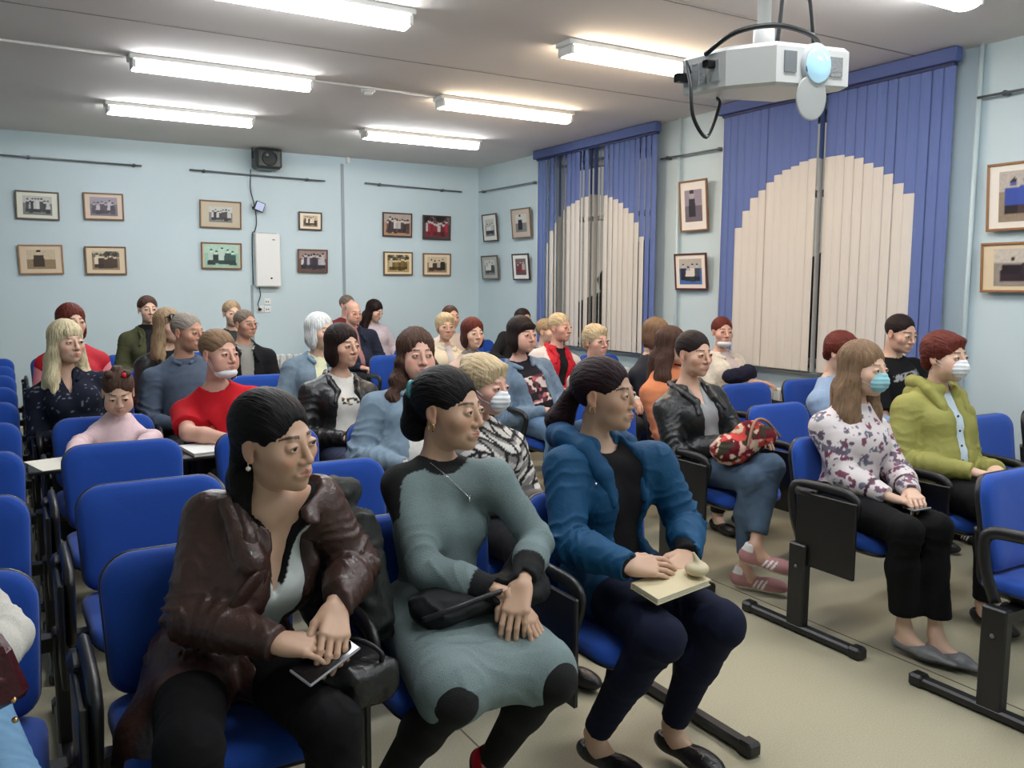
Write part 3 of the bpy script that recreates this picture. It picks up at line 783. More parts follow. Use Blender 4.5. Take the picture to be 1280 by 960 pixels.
def frame(xs, x0, x1, yb, label):
    f = empty('bench_frame', ((x0 + x1) / 2, yb - .2, 0), label, 'bench frame', 'black steel frames under the chair rows')
    cx = (x0 + x1) / 2
    MB().box((x0 - cx, -.03, .34), (x1 - cx, .03, .385), .004).build('beam', M_blackmetal, f)
    for x in xs:
        MB().box((x - cx - .022, -.045, .03), (x - cx + .022, .045, .40), .006).build('column', M_blackmetal, f)
        MB().box((x - cx - .024, -.30, .006), (x - cx + .024, .27, .042), .008).build('foot_bar', M_blackmetal, f)
        for sy in (-.31, .275):
            MB().box((x - cx - .03, sy - .03, 0), (x - cx + .03, sy + .03, .05), .010).build('end_cap', M_black, f)
        MB().lathe([(.009, 0), (.007, .004)], (x - cx - .022, 0, .30), (-1, 0, 0), 10).build('bolt', M_grey, f)
for i, yb in enumerate(CYB):
    frame((.09, 1.985), -.5, 1.99, yb, 'black steel beam and feet under the %s central row' % ordn[i])
for i, yb in enumerate(RYB):
    frame((2.905, 5.3 if i else 4.1), 2.9, 5.32 if i else 4.12, yb, 'black steel beam and feet under the %s row by the windows' % ordn[i])
# ------------------------------------------------------------------ people: heads
V3 = lambda *a: np.array(a, float)
def srgb(c): return lin(c).astype(np.float32)
DENSE = 1.0

def head_mesh(h, male=False, child=False, asian=False, wide=1.0, heavy=False):
    w = wide
    P = [ell((0, .014, .032), (.074 * w, .092, .080)),
         ell((0, -.028, -.030), (.062 * w, .060, .078), .03),
         ell((0, -.036, -.074), ((.050 if male else .044) * w, .044, .034), .03),
         ell((0, -.070, -.098), ((.016 if male else .012) * w, .014, .012), .03)]
    ck = .003 if asian else 0
    for s in (-1, 1):
        P.append(ell((s * .041 * w, -.056 - ck, -.028 + ck), (.024, .024, .022), .025))
        if heavy or child: P.append(ell((s * .040 * w, -.052, -.060), (.026, .026, .026), .03))
    P.append(cone((-.028, -.080, .022), (.028, -.080, .022), .008 if male else .003, None, .02))
    for s in (-1, 1):
        P.append(ell((s * .032, -.106, .000), (.018, .015, .010), .012, '-'))
    nb = .0855 if asian else .089; nt = .104 if asian else .109
    if child: nb, nt = .084, .099
    P += [cone((0, -nb, .010), (0, -nt, -.030), .0065, .0095, .012),
          ell((0, -nt + .001, -.033), (.0105, .010, .009), .006)]
    for s in (-1, 1): P.append(ell((s * .0125, -.0935, -.037), (.0085, .010, .0075), .006))
    for s in (-1, 1): P.append(ell((s * .0065, -.101, -.0435), (.0035, .0045, .0035), .002, '-'))
    P += [ell((0, -.085, -.066), (.026, .010, .014), .012),
          cone((0, -.0975, -.0602), (.0190, -.0890, -.0605), .0042, .0026, .004), cone((0, -.0975, -.0602), (-.0190, -.0890, -.0605), .0042, .0026, .004),
          cone((0, -.0955, -.0695), (.0165, -.0880, -.0665), .0052, .0032, .004), cone((0, -.0955, -.0695), (-.0165, -.0880, -.0665), .0052, .0032, .004),
          cone((0, -.1035, -.0650), (.0215, -.0925, -.0628), .0026, .0018, .002, '-'), cone((0, -.1035, -.0650), (-.0215, -.0925, -.0628), .0026, .0018, .002, '-')]
    for s in (-1, 1):
        P.append(ell((s * .0315, -.0815, .001), (.0165, .0135, .0115), .005))         # lids over the eyeball
        P.append(ell((s * .0315, -.0985, .0002), (.0128, .0115, .0052 if not asian else .0043), .0015, '-'))
        e = .072 * w
        P.append(ell((s * (e + .004), .012, -.006), (.007, .017, .030), .006))
        P.append(ell((s * (e + .012), .008, -.004), (.006, .011, .019), .003, '-'))
        P.append(ell((s * (e + .004), .004, -.030), (.006, .008, .009), .006))
    P.append(cone((0, .022, -.06), (0, .040, -.15), .050 if male else .043, None, .03))
    V, F = sdf_mesh(P, h)
    keep = V[:, 2] > -.142          # open the stub where it sits inside the neck
    fk = keep[F].all(1); F = F[fk]
    x, y, z = V[:, 0], V[:, 1], V[:, 2]; ax = np.abs(x)
    m = {}
    m['lip'] = ((x / .0205) ** 2 + ((z + .0648 - .0030 * (ax / .02) ** 2) / (.0098 - .0045 * ax / .02)) ** 2 < 1) & (y < -.088)
    arc = .0235 + .0028 * np.sin(np.clip((ax - .010) / .042, 0, 1) * np.pi) - .0035 * np.clip((ax - .034) / .016, 0, 1)
    th = (.0040 if male else .0034) * (1.25 - .6 * np.clip((ax - .012) / .04, 0, 1))
    m['brow'] = (np.abs(z - arc) < np.maximum(th, h * .62)) & (ax > .012) & (ax < .050) & (y < -.055)
    ez = z - (-.0005); ex = (ax - .0315)
    d = np.sqrt((ex / .0148) ** 2 + (ez / .0066) ** 2)
    m['lash'] = (d < 1.12) & (ez > .0012) & (y < -.078)
    m['under'] = (d < 1.5) & (ez < -.004) & (y < -.07)
    m['cheek'] = np.exp(-(((ax - .045) / .018) ** 2 + ((z + .034) / .018) ** 2)) * (y < -.02)
    m['nose'] = np.exp(-((ax / .012) ** 2 + ((z + .034) / .010) ** 2)) * (y < -.09)
    m['nostril'] = ((ax - .0065) ** 2 + (z + .044) ** 2 < .0036 ** 2) & (y < -.085)
    m['ear'] = (ax > .073 * w) & (np.abs(z) < .04)
    m['beard'] = np.clip((-.045 - z) / .02, 0, 1) * (y < .02) * (z > -.115) * (1 - m['lip'])
    return V, F, m

HEADS = {}
def get_head(key):
    if key not in HEADS:
        hero = key.endswith('!')
        k = key.rstrip('!')
        h = .0022 if hero else .0036
        HEADS[key] = head_mesh(h, male='m' in k, child='c' in k, asian='a' in k, heavy='h' in k)
    return HEADS[key]

# hands: wrist at origin, fingers along +y, palm faces -z, right hand (thumb at -x)
HANDS = {}
def get_hand(curl, hero, thumb=0.0):
    key = (curl, hero, thumb)
    if key in HANDS: return HANDS[key]
    h = .0024 if hero else .0042
    P = [cone((0, -.045, 0), (0, .010, 0), .0225, .0240, .015, sc=(1, 1, .82))]
    bases = [(-.030, .084), (-.0105, .090), (.0095, .087), (.0275, .079)]
    segs = [(.041, .024, .020), (.045, .028, .021), (.041, .026, .020), (.032, .019, .018)]
    rad = [.0088, .0090, .0086, .0077]
    for i, (bx, by) in enumerate(bases):
        P.append(cone((bx * .55, .010, 0), (bx, by, .002), .0125, .0112, .016))
    P.append(ell((-.018, .036, -.008), (.017, .030, .012), .015))
    P.append(ell((.017, .036, -.006), (.013, .030, .010), .015))
    for i, (bx, by) in enumerate(bases):
        p = np.array([bx, by, .002]); a = curl * (.55 + .06 * i); r = rad[i]; sp = (bx) * 1.2
        for j, L in enumerate(segs[i]):
            q = p + L * np.array([math.sin(sp) * math.cos(a), math.cos(a), -math.sin(a)])
            P.append(cone(p, q, r, r * .93, .0035 if j == 0 else .003)); p = q; r *= .93; a += curl * (1.0 if j == 0 else .75)
    t0 = np.array([-.024, .018, -.006]); t1 = np.array([-.046, .050, -.014 - thumb * .01]); t2 = t1 + .032 * np.array([-.25 + thumb * .5, .95, -.25 - .3 * thumb]); t3 = t2 + .025 * np.array([.1 + thumb * .6, .95, -.3])
    P += [cone(t0, t1, .0150, .0120, .012), cone(t1, t2, .0112, .0100, .004), cone(t2, t3, .0098, .0085, .003)]
    V, F = sdf_mesh(P, h)
    keep = V[:, 1] > -.022; F = F[keep[F].all(1)]
    HANDS[key] = (V, F); return HANDS[key]

# ------------------------------------------------------------------ hair in head coordinates
def hair_prims(style, w=1.0):
    cap = lambda t: [ell((0, .016 + t * .45, .034 + t * .15), ((.0755 + t * .75) * w, .093 + t * .65, .0805 + t * .75), 0.01)]
    face = lambda top=.060, wd=.060: [ell((0, -.125, top - .118), (wd + .012, .078, .134), .007, '-')]
    ears = [ell((s * .088, -.010, -.030), (.030, .034, .052), .01, '-') for s in (-1, 1)]
    neck = [boxp((0, -.04, -.125), (.12, .075, .075), .015, '-')]
    nape = [boxp((0, .06, -.155), (.12, .10, .085), .015, '-')]
    S = []
    if style == 'back':          # pulled back, ears free
        S = cap(.010) + face(.076, .064) + ears + [boxp((0, -.035, -.10), (.12, .075, .07), .012, '-')] + nape
    elif style == 'bun':
        S = cap(.012) + face(.076, .062) + ears + [boxp((0, -.035, -.10), (.12, .075, .07), .012, '-')] + nape
        S += [ell((0, .112, -.055), (.054, .046, .056), .02), ell((0, .108, -.004), (.052, .040, .050), .012), ell((.01, .118, -.045), (.040, .034, .038), .012), ell((-.012, .116, .02), (.032, .03, .03), .01)]
    elif style == 'pony':
        S = cap(.012) + face(.076, .062) + ears + [boxp((0, -.035, -.10), (.12, .075, .07), .012, '-')] + nape
        S += [ell((0, .108, -.01), (.026, .022, .024), .01), cone((0, .120, -.015), (0, .165, -.10), .032, .046, .02), cone((0, .165, -.10), (0, .150, -.235), .046, .026, .02)]
    elif style == 'halfback':    # long, parted at the side, swept behind the ear, falls down the back
        S = cap(.012) + face(.074, .060) + ears + [boxp((0, -.035, -.10), (.12, .075, .07), .012, '-')]
        S += [ell((0, .070, -.07), (.070, .046, .10), .03), cone((.0, .090, -.12), (-.01, .105, -.30), .058, .036, .03)]
    elif style in ('bob', 'bobbang', 'bobside'):
        S = cap(.017) + [ell((s * .064, .010, -.050), (.028, .052, .072), .02) for s in (-1, 1)] + [ell((0, .060, -.045), (.080, .050, .078), .03)]
        S += face(.044 if style == 'bobbang' else .064, .046 if style != 'bobside' else .052) + [boxp((0, -.07, -.10), (.052, .075, .09), .02, '-')]
        if style == 'bobbang': S += [ell((0, -.071, .056), (.054, .014, .026), .014)]
    elif style in ('long', 'longbang', 'wavy'):
        S = cap(.016) + [ell((s * .068, .012, -.060), (.026, .046, .090), .02) for s in (-1, 1)] + [ell((0, .060, -.060), (.082, .050, .11), .03)]
        S += face(.044 if style == 'longbang' else (.068 if style == 'long' else .080), .048 if style != 'wavy' else .054) + [boxp((0, -.075, -.10), (.052, .08, .10), .02, '-')]
        if style == 'longbang': S += [ell((0, -.071, .056), (.054, .014, .028), .014)]
        for s in (-1, 1):
            wv = .020 if style == 'wavy' else 0
            S += [cone((s * .066, .01, -.06), (s * (.092 + wv), .0, -.20), .032, .036, .03), cone((s * (.092 + wv), .0, -.20), (s * (.098 + wv), -.045, -.30), .034, .016, .03), cone((s * .075, .045, -.10), (s * (.105 + wv), .05, -.25), .034, .026, .03)]
        S += [cone((0, .080, -.10), (0, .095, -.26), .070, .05, .03)]
    elif style == 'short':       # cropped men's hair
        S = cap(.006) + face(.084, .066) + [ell((s * .090, -.005, -.045), (.034, .040, .055), .01, '-') for s in (-1, 1)] + [boxp((0, -.03, -.10), (.12, .09, .085), .012, '-'), boxp((0, .06, -.16), (.12, .10, .085), .01, '-')]
    elif style == 'shortw':      # short woman's cut
        S = cap(.018) + [ell((0, .075, -.02), (.070, .035, .06), .02)] + face(.060, .058) + [boxp((0, -.06, -.11), (.10, .085, .085), .02, '-'), boxp((0, .05, -.17), (.12, .12, .085), .02, '-')]
        S += [ell((.012, -.056, .080), (.050, .024, .018), .025)]
    elif style == 'bald':
        S = cap(.003) + face(.076, .072) + [ell((0, -.02, .10), (.090, .12, .075), .01, '-'), boxp((0, -.06, -.05), (.12, .075, .10), .01, '-'), boxp((0, .05, -.16), (.12, .12, .10), .01, '-')]
    elif style == 'scarf':
        S = cap(.022) + [ell((0, .05, -.06), (.085, .06, .09), .03), ell((0, .0, -.11), (.066, .070, .04), .03)] + face(.040, .055) + [boxp((0, -.09, -.05), (.045, .08, .06), .02, '-')]
    elif style == 'tails':       # child: hair pulled up in small tufts
        S = cap(.009) + face(.078, .066) + ears + [boxp((0, -.035, -.10), (.12, .075, .07), .012, '-')] + nape
        S += [ell((s * .045, -.01, .118), (.022, .026, .018), .01) for s in (-1, 1)] + [ell((0, .04, .12), (.03, .03, .016), .01)]
    return S

def strands(V, F, amp, fr=110, seed=0, hang=False):
    N = vnormals(V, F)
    p = V.copy(); r = np.sqrt(p[:, 0] ** 2 + p[:, 2] ** 2)
    ang = np.arctan2(p[:, 0], p[:, 2] + .02)
    if hang:
        ang = np.arctan2(p[:, 0], -(p[:, 1] - .01)); p = np.stack([p[:, 0] * 0 + np.hypot(p[:, 0], p[:, 1]) * .5, p[:, 2] * .8, p[:, 2] * .4], 1)
    q = np.stack([ang * fr * .075 + seed, p[:, 1] * fr * .16, p[:, 2] * fr * .16], 1)
    n1 = vnoise(q * 1.6 + 3.1); n2 = vnoise(q * 3.7 + 11)
    return V + N * ((n1 - .5) * amp + (n2 - .5) * amp * .6)[:, None], n1

# ------------------------------------------------------------------ people: skeleton
def rot_z(a): c, s = math.cos(a), math.sin(a); return np.array([[c, -s, 0], [s, c, 0], [0, 0, 1]])
def rot_x(a): c, s = math.cos(a), math.sin(a); return np.array([[1, 0, 0], [0, c, -s], [0, s, c]])
def rot_y(a): c, s = math.cos(a), math.sin(a); return np.array([[c, 0, s], [0, 1, 0], [-s, 0, c]])

def skeleton(d):
    """all joints in world coordinates; forward is -y turned by az"""
    x, yb = d['seat']; s = d.get('s', 1.0); az = math.radians(d.get('az', 0)); R = rot_z(az)
    hx, hy, ht = d['head']
    P = V3(x, yb - .185, .565 if not d.get('child') else .52)
    J = {}
    hs = d.get('hs', 1.0)
    cam = V3(-hx, -hy, 0); yaw = math.atan2(cam[0], -cam[1] * 1.0) if False else math.atan2(-hx, hy)
    yaw += math.radians(d.get('A', 40))
    J['yaw'] = yaw; J['pitch'] = math.radians(d.get('nod', 0)); J['roll'] = math.radians(d.get('roll', 0))
    Hc = V3(hx, hy, ht - .126 * hs)
    RH = rot_z(yaw) @ rot_x(J['pitch']) @ rot_y(J['roll'])
    J['RH'] = RH; J['Hc'] = Hc; J['hs'] = hs
    nb = Hc + RH @ (V3(0, .03, -.10) * hs)
    N = nb + V3(0, 0, -.090 * hs) + R @ V3(0, .012, 0)
    if 'N' in d: N = V3(*d['N'])
    J['N'] = N; J['P'] = P; J['R'] = R
    up = N - P; J['tl'] = np.linalg.norm(up); up = up / J['tl']
    side = R @ V3(1, 0, 0); side = side - up * (side @ up); side /= np.linalg.norm(side); back = np.cross(up, side)
    J['T'] = np.stack([side, back, up], 1)      # columns: left-hand side (+x), back (+y), up
    sh = d.get('sh', .165) * s
    J['sh'] = sh
    for k, sg in (('R', -1), ('L', 1)):
        S = N + J['T'] @ V3(sg * sh, .012, -.088 * s)
        J['S' + k] = S
        J['H' + k] = P + R @ V3(sg * .085 * s, -.02, -.01)
        J['K' + k] = P + R @ V3(sg * .105, -.455 * s, -.02)
        J['A' + k] = P + R @ V3(sg * .10, -.40 * s, 0); J['A' + k][2] = .10
        J['F' + k] = R @ V3(sg * .15, -1, 0)
        pose = d.get('arms', 'lap')
        if pose == 'lap':
            J['E' + k] = S + J['T'] @ V3(sg * .055, -.02, -.265 * s)
            J['W' + k] = P + R @ V3(sg * .075, -.27 * s, .105)
        elif pose == 'fold':
            J['E' + k] = S + J['T'] @ V3(sg * .05, -.06, -.25 * s)
            J['W' + k] = P + R @ V3(-sg * .03, -.25 * s, .19)
        elif pose == 'desk':
            J['E' + k] = S + J['T'] @ V3(sg * .06, -.12, -.22 * s)
            J['W' + k] = V3(*(P + R @ V3(sg * .06 - .06, -.36 * s, 0))); J['W' + k][2] = .72
        J['D' + k] = R @ V3(-sg * .55, -.8, -.12); J['U' + k] = V3(0, 0, 1)
        J['C' + k] = .42
    for k, v in d.get('J', {}).items(): J[k] = V3(*v) if hasattr(v, '__len__') else v
    return J

def torso_prims(J, d, inf, hem=0.0, far=False):
    T = J['T']; P = J['P']; N = J['N']; s = d.get('s', 1.0); b = d.get('build', 1.0); sh = J['sh']; tl = J['tl']
    at = lambda x, y, z: P + T @ V3(x, y, z)
    fem = not d.get('male'); ch = d.get('child')
    cs = .78 if ch else 1.0
    L = [ell(at(0, .0, -.005), ((.150 * b * cs + inf), .115 * b * cs + inf, .105 + inf), .05, R=T),
         ell(at(0, -.008, tl * .33), ((.118 if fem else .130) * b * cs + inf, .092 * b * cs + inf, .14 + inf), .06, R=T),
         ell(at(0, .0, tl * .66), (.138 * (b * .5 + .5) * cs + inf, .100 * (b * .5 + .5) * cs + inf, tl * .34 + inf), .06, R=T),
         cone(J['SR'] + T @ V3(.02, 0, -.022), J['SL'] + T @ V3(-.02, 0, -.022), .042 * cs + inf, None, .05),
         cone(at(0, .0, tl * .92), N + T @ V3(0, -.0, .0), .060 * cs + inf, .052 * cs + inf * .6, .05)]
    for sg in (-1, 1):
        L.append(cone(N + T @ V3(sg * .03, .005, .01), J['S' + ('R' if sg < 0 else 'L')] + T @ V3(-sg * .01, 0, .004), .034 * cs + inf * .6, .036 * cs + inf, .05))
    if fem and not ch:
        bu = d.get('bust', 1.0)
        for sg in (-1, 1): L.append(ell(at(sg * .062, -.078 * b, tl * .62), (.062 * bu + inf, .052 * bu + inf, .064 * bu + inf), .045, R=T))
    if b > 1.12: L.append(ell(at(0, -.06 * b, tl * .24), (.12 * b + inf, .085 * b + inf, .11 + inf), .06, R=T))
    return L

def arm_prims(J, d, inf, k, part='full', cuff=None):
    s = d.get('s', 1.0); m = (1.12 if d.get('male') else 1.0) * (.72 if d.get('child') else 1.0) * (.5 + .5 * d.get('build', 1.0))
    S, E, W_ = J['S' + k], J['E' + k], J['W' + k]
    L = [cone(S, E, .043 * m + inf, .037 * m + inf, .035)]
    if part == 'short':
        Q = S + (E - S) * .72
        return [cone(S, Q, .047 * m + inf, .048 * m + inf + .006, .035), ('cut', Q, (E - S) / np.linalg.norm(E - S), .075)]
    u_ = (W_ - E) / np.linalg.norm(W_ - E); end = W_ - u_ * (-.002 if inf < .002 else -.008)
    re = (.0195 if inf < .002 else .0245) * m + (0 if inf < .002 else (inf * .6 if cuff is None else cuff))
    L += [cone(E, E + (end - E) * .4, .038 * m + inf, .037 * m + inf, .02), cone(E + (end - E) * .4, end, .037 * m + inf, re, .02)]
    if inf > .002: L.append(('cut', end, u_, re))
    return L

def leg_prims(J, d, inf, k, flare=0.0, end=1.0):
    m = (.5 + .5 * d.get('build', 1.0)) * (.7 if d.get('child') else 1.0)
    H_, K, A = J['H' + k], J['K' + k], J['A' + k]
    u = (A - K); q = K + u * .38; back = J['R'] @ V3(0, .018, 0)
    L = [cone(H_, K, .082 * m + inf, .053 * m + inf, .04), cone(K, q + back, .051 * m + inf, .050 * m + inf, .03),
         cone(q + back, K + u * end, .050 * m + inf, .034 * m + inf + flare, .03)]
    if inf > .002: L.append(('cut', K + u * end, u / np.linalg.norm(u), .034 * m + inf + flare))
    return L

def expand(P):
    out = []; cuts = []
    for q in P:
        if q[0] == 'cut':
            _, c, u, r = q; a = np.cross(u, V3(.3, .8, .5)); a /= np.linalg.norm(a); b = np.cross(u, a)
            cuts.append(boxp(c + u * .035, (r + .03, r + .03, .035), .003, '-', R=np.stack([a, b, u], 1)))
        else: out.append(q)
    # keep the order: garment solids, cuff cuts, then neck and front openings
    i = next((k for k, q in enumerate(out) if (q[6] if q[0] in 'ct' else q[5]) == '-'), len(out))
    return out[:i] + cuts + out[i:]

def wrinkle(V, F, J, amp, seed=0, fr=1.0):
    N = vnormals(V, F); o = V * 0
    segs = []
    for k in 'RL': segs += [(J['S' + k], J['E' + k], 1.0), (J['E' + k], J['W' + k], 1.0), (J['H' + k], J['K' + k], .5), (J['K' + k], J['A' + k], .6)]
    segs.append((J['P'], J['N'], .45))
    best = np.full(len(V), 9.0); along = np.zeros(len(V)); wgt = np.zeros(len(V))
    for i, (a, b, w) in enumerate(segs):
        dd = b - a; L = np.linalg.norm(dd); t = np.clip(((V - a) @ dd) / L ** 2, 0, 1)
        dist = np.linalg.norm(V - a - t[:, None] * dd, axis=1) - (.12 if i == 8 else .045)
        m = dist < best; best[m] = dist[m]; along[m] = (t[m] * L) + i * .77; e = np.abs(t - (1 if i in (0, 2, 4, 6) else 0))
        wgt[m] = (w * (.35 + 1.1 * np.exp(-(e / .3) ** 2)))[m]
    w1 = vnoise(V * 9 * fr + seed); w2 = vnoise(V * 19 * fr + 5 + seed)
    ph = along * 110 * fr + w1 * 14 + w2 * 5
    r = 1 - np.abs(np.sin(ph * .5)); r = r ** 1.5
    big = vnoise(V * 6.5 + seed + 9)
    return V + N * (amp * .85 * wgt * (r - .35) * (.2 + 1.2 * w1) + amp * .5 * (big - .5))[:, None]

M_skin = mat('skin', (200, 150, 120), .48, bump=.04, bscale=900, vcol=True, sss=.06)
M_cloth = mat('woven cloth', (128, 128, 128), .9, spec=.25, bump=.12, bscale=500, vcol=True, var=.04, vscale=60)
M_knit = mat('knitted wool', (128, 128, 128), .95, bump=.35, bscale=380, vcol=True, var=.10, vscale=240)
M_denim = mat('denim', (128, 128, 128), .9, bump=.25, bscale=420, vcol=True, var=.14, vscale=26)
M_leather = mat('leather', (128, 128, 128), .38, bump=.45, bscale=38, vcol=True, var=.12, vscale=18)
M_nylon = mat('matte nylon', (128, 128, 128), .7, spec=.3, bump=.18, bscale=60, vcol=True, var=.05, vscale=14)
M_satin = mat('satin blouse cloth', (128, 128, 128), .5, bump=.08, bscale=300, vcol=True)
M_hair = mat('hair', (60, 40, 30), .5, vcol=True, spec=.18)
def _hairnodes():
    nt = M_hair.node_tree; n = nt.nodes; l = nt.links; p = n['Principled BSDF']
    a = n.new('ShaderNodeAttribute'); a.attribute_name = 'Flow'
    c = next(q for q in n if q.type == 'ATTRIBUTE' and q.attribute_name == 'Col')
    nz = n.new('ShaderNodeTexNoise'); nz.inputs['Scale'].default_value = 1.0; nz.inputs['Detail'].default_value = 4; nz.inputs['Roughness'].default_value = .7
    l.new(a.outputs['Vector'], nz.inputs['Vector'])
    mr = n.new('ShaderNodeMapRange'); mr.inputs[1].default_value = .3; mr.inputs[2].default_value = .7; mr.inputs[3].default_value = .6; mr.inputs[4].default_value = 1.3
    l.new(nz.outputs['Fac'], mr.inputs[0])
    mx = n.new('ShaderNodeVectorMath'); mx.operation = 'SCALE'; l.new(c.outputs['Color'], mx.inputs[0]); l.new(mr.outputs[0], mx.inputs['Scale']); l.new(mx.outputs[0], p.inputs['Base Color'])
    bp = n.new('ShaderNodeBump'); bp.inputs['Strength'].default_value = .9; bp.inputs['Distance'].default_value = .004
    l.new(nz.outputs['Fac'], bp.inputs['Height']); l.new(bp.outputs[0], p.inputs['Normal'])
_hairnodes()
def flow(V, style):
    x, y, z = V[:, 0], V[:, 1], V[:, 2]
    if style in ('back', 'bun', 'pony', 'halfback', 'short', 'bald', 'tails'):
        a = np.arctan2(x, z + .03); tail = y > .10
        f = np.stack([a * 26, y * 14, z * 6], 1); f[tail] = np.stack([x * 420, y * 120, z * 14], 1)[tail]
        low = (z < -.05); f[low] = np.stack([x * 420, y * 200, z * 12], 1)[low]
    else:
        a = np.arctan2(x, -(y - .01)); f = np.stack([a * 24, z * 11 + 0 * y, np.hypot(x, y) * 30], 1)
        top = z > .07; f[top] = np.stack([x * 260, y * 14, z * 30], 1)[top]
    return f.astype(np.float32)
M_eyew = mat('eye', (230, 226, 220), .12, vcol=True)
M_maskw = mat('mask cloth', (226, 228, 230), .8, bump=.1, bscale=200)
M_maskb = mat('pale turquoise mask cloth', (146, 198, 206), .8, bump=.1, bscale=200)
M_gold = mat('gold', (214, 172, 120), .25, metal=1.0)
M_silver = mat('silver', (200, 200, 204), .25, metal=1.0)
M_sole = mat('rubber sole', (205, 196, 184), .7)

HAIRC = dict(black=(9, 7, 8), dkbrown=(32, 20, 18), plum=(32, 11, 17), brown=(74, 52, 42), lbrown=(128, 102, 78), blond=(196, 174, 138), pblond=(212, 198, 162), auburn=(96, 40, 30), grey=(146, 136, 126), dblond=(158, 134, 104), white=(222, 224, 222), greyb=(110, 98, 86))
SKIN = dict(tan=(200, 162, 136), fair=(216, 178, 154), pink=(214, 166, 146), mid=(206, 164, 140), deep=(196, 148, 124))

def garment_color(V, c, fn, J, d):
    C = np.tile(srgb(c), (len(V), 1)).astype(np.float32)
    if fn: C = fn(V, C, J, d)
    return C

def localT(V, J): return (V - J['P']) @ J['T']
def limb_t(V, a, b):
    dd = b - a; L2 = dd @ dd; t = (V - a) @ dd / L2; dist = np.linalg.norm(V - a - np.clip(t, 0, 1)[:, None] * dd, axis=1); return t, dist

# pattern functions
def pat_dots(c2, fr=26, thr=.62):
    def f(V, C, J, d):
        n = vnoise(V * fr * 3); C[n > thr + .2] = srgb(c2); return C
    return f
def pat_blocks(V, C, J, d):       # white, grey and black loops on a plaid sweater
    q = localT(V, J)
    u = q[:, 0] * 17 + .6 * np.sin(q[:, 2] * 22); v = q[:, 2] * 15 + .7 * np.sin(q[:, 0] * 19)
    C[:] = srgb((206, 202, 196))
    st = np.sin(v * 5.5) > .35; C[st] = srgb((128, 124, 122))
    ln = (np.abs(u - np.round(u)) < .13) | (np.abs(v - np.round(v)) < .12); C[ln] = srgb((18, 17, 18))
    for k in 'RL':
        t, dist = limb_t(V, J['E' + k], J['W' + k]); m = (t > .2) & (dist < .09); C[m] = srgb((96, 92, 90))
    return C

def place_hand(V, W, D, U, left):
    D = D / np.linalg.norm(D); U = U - D * (U @ D); U /= np.linalg.norm(U); X = np.cross(D, U)
    v = V.copy()
    if left: v[:, 0] *= -1
    return W + v @ np.stack([X, D, U], 0)

def shoe_mesh(kind, h=.006):
    k = 'shoe' + kind
    if k in HEADS: return HEADS[k]
    if kind == 'loafer':
        P = [ell((0, -.085, .030), (.045, .090, .034), .02), ell((0, .035, .034), (.037, .062, .036), .03), boxp((0, -.03, -.006), (.05, .2, .008), .004, '-'),
             ell((0, .020, .078), (.027, .060, .034), .010, '-')]
    elif kind == 'flat':
        P = [cone((0, .045, .028), (0, -.08, .022), .033, .038, .02, sc=(1, 1, .8)), cone((0, -.08, .022), (0, -.190, .016), .036, .012, .03, sc=(1, 1, .8)), boxp((0, -.05, -.006), (.06, .24, .009), .004, '-'), ell((0, .015, .072), (.025, .085, .040), .012, '-')]
    else:
        P = [ell((0, -.095, .036), (.045, .090, .038), .02), ell((0, .035, .048), (.036, .068, .050), .03), cone((0, .04, .05), (0, .045, .095), .034, .036, .02), boxp((0, -.03, -.006), (.06, .2, .010), .004, '-'), ell((0, .04, .118), (.026, .034, .03), .008, '-')]
    V, F = sdf_mesh(P, h); HEADS[k] = (V, F); return V, F

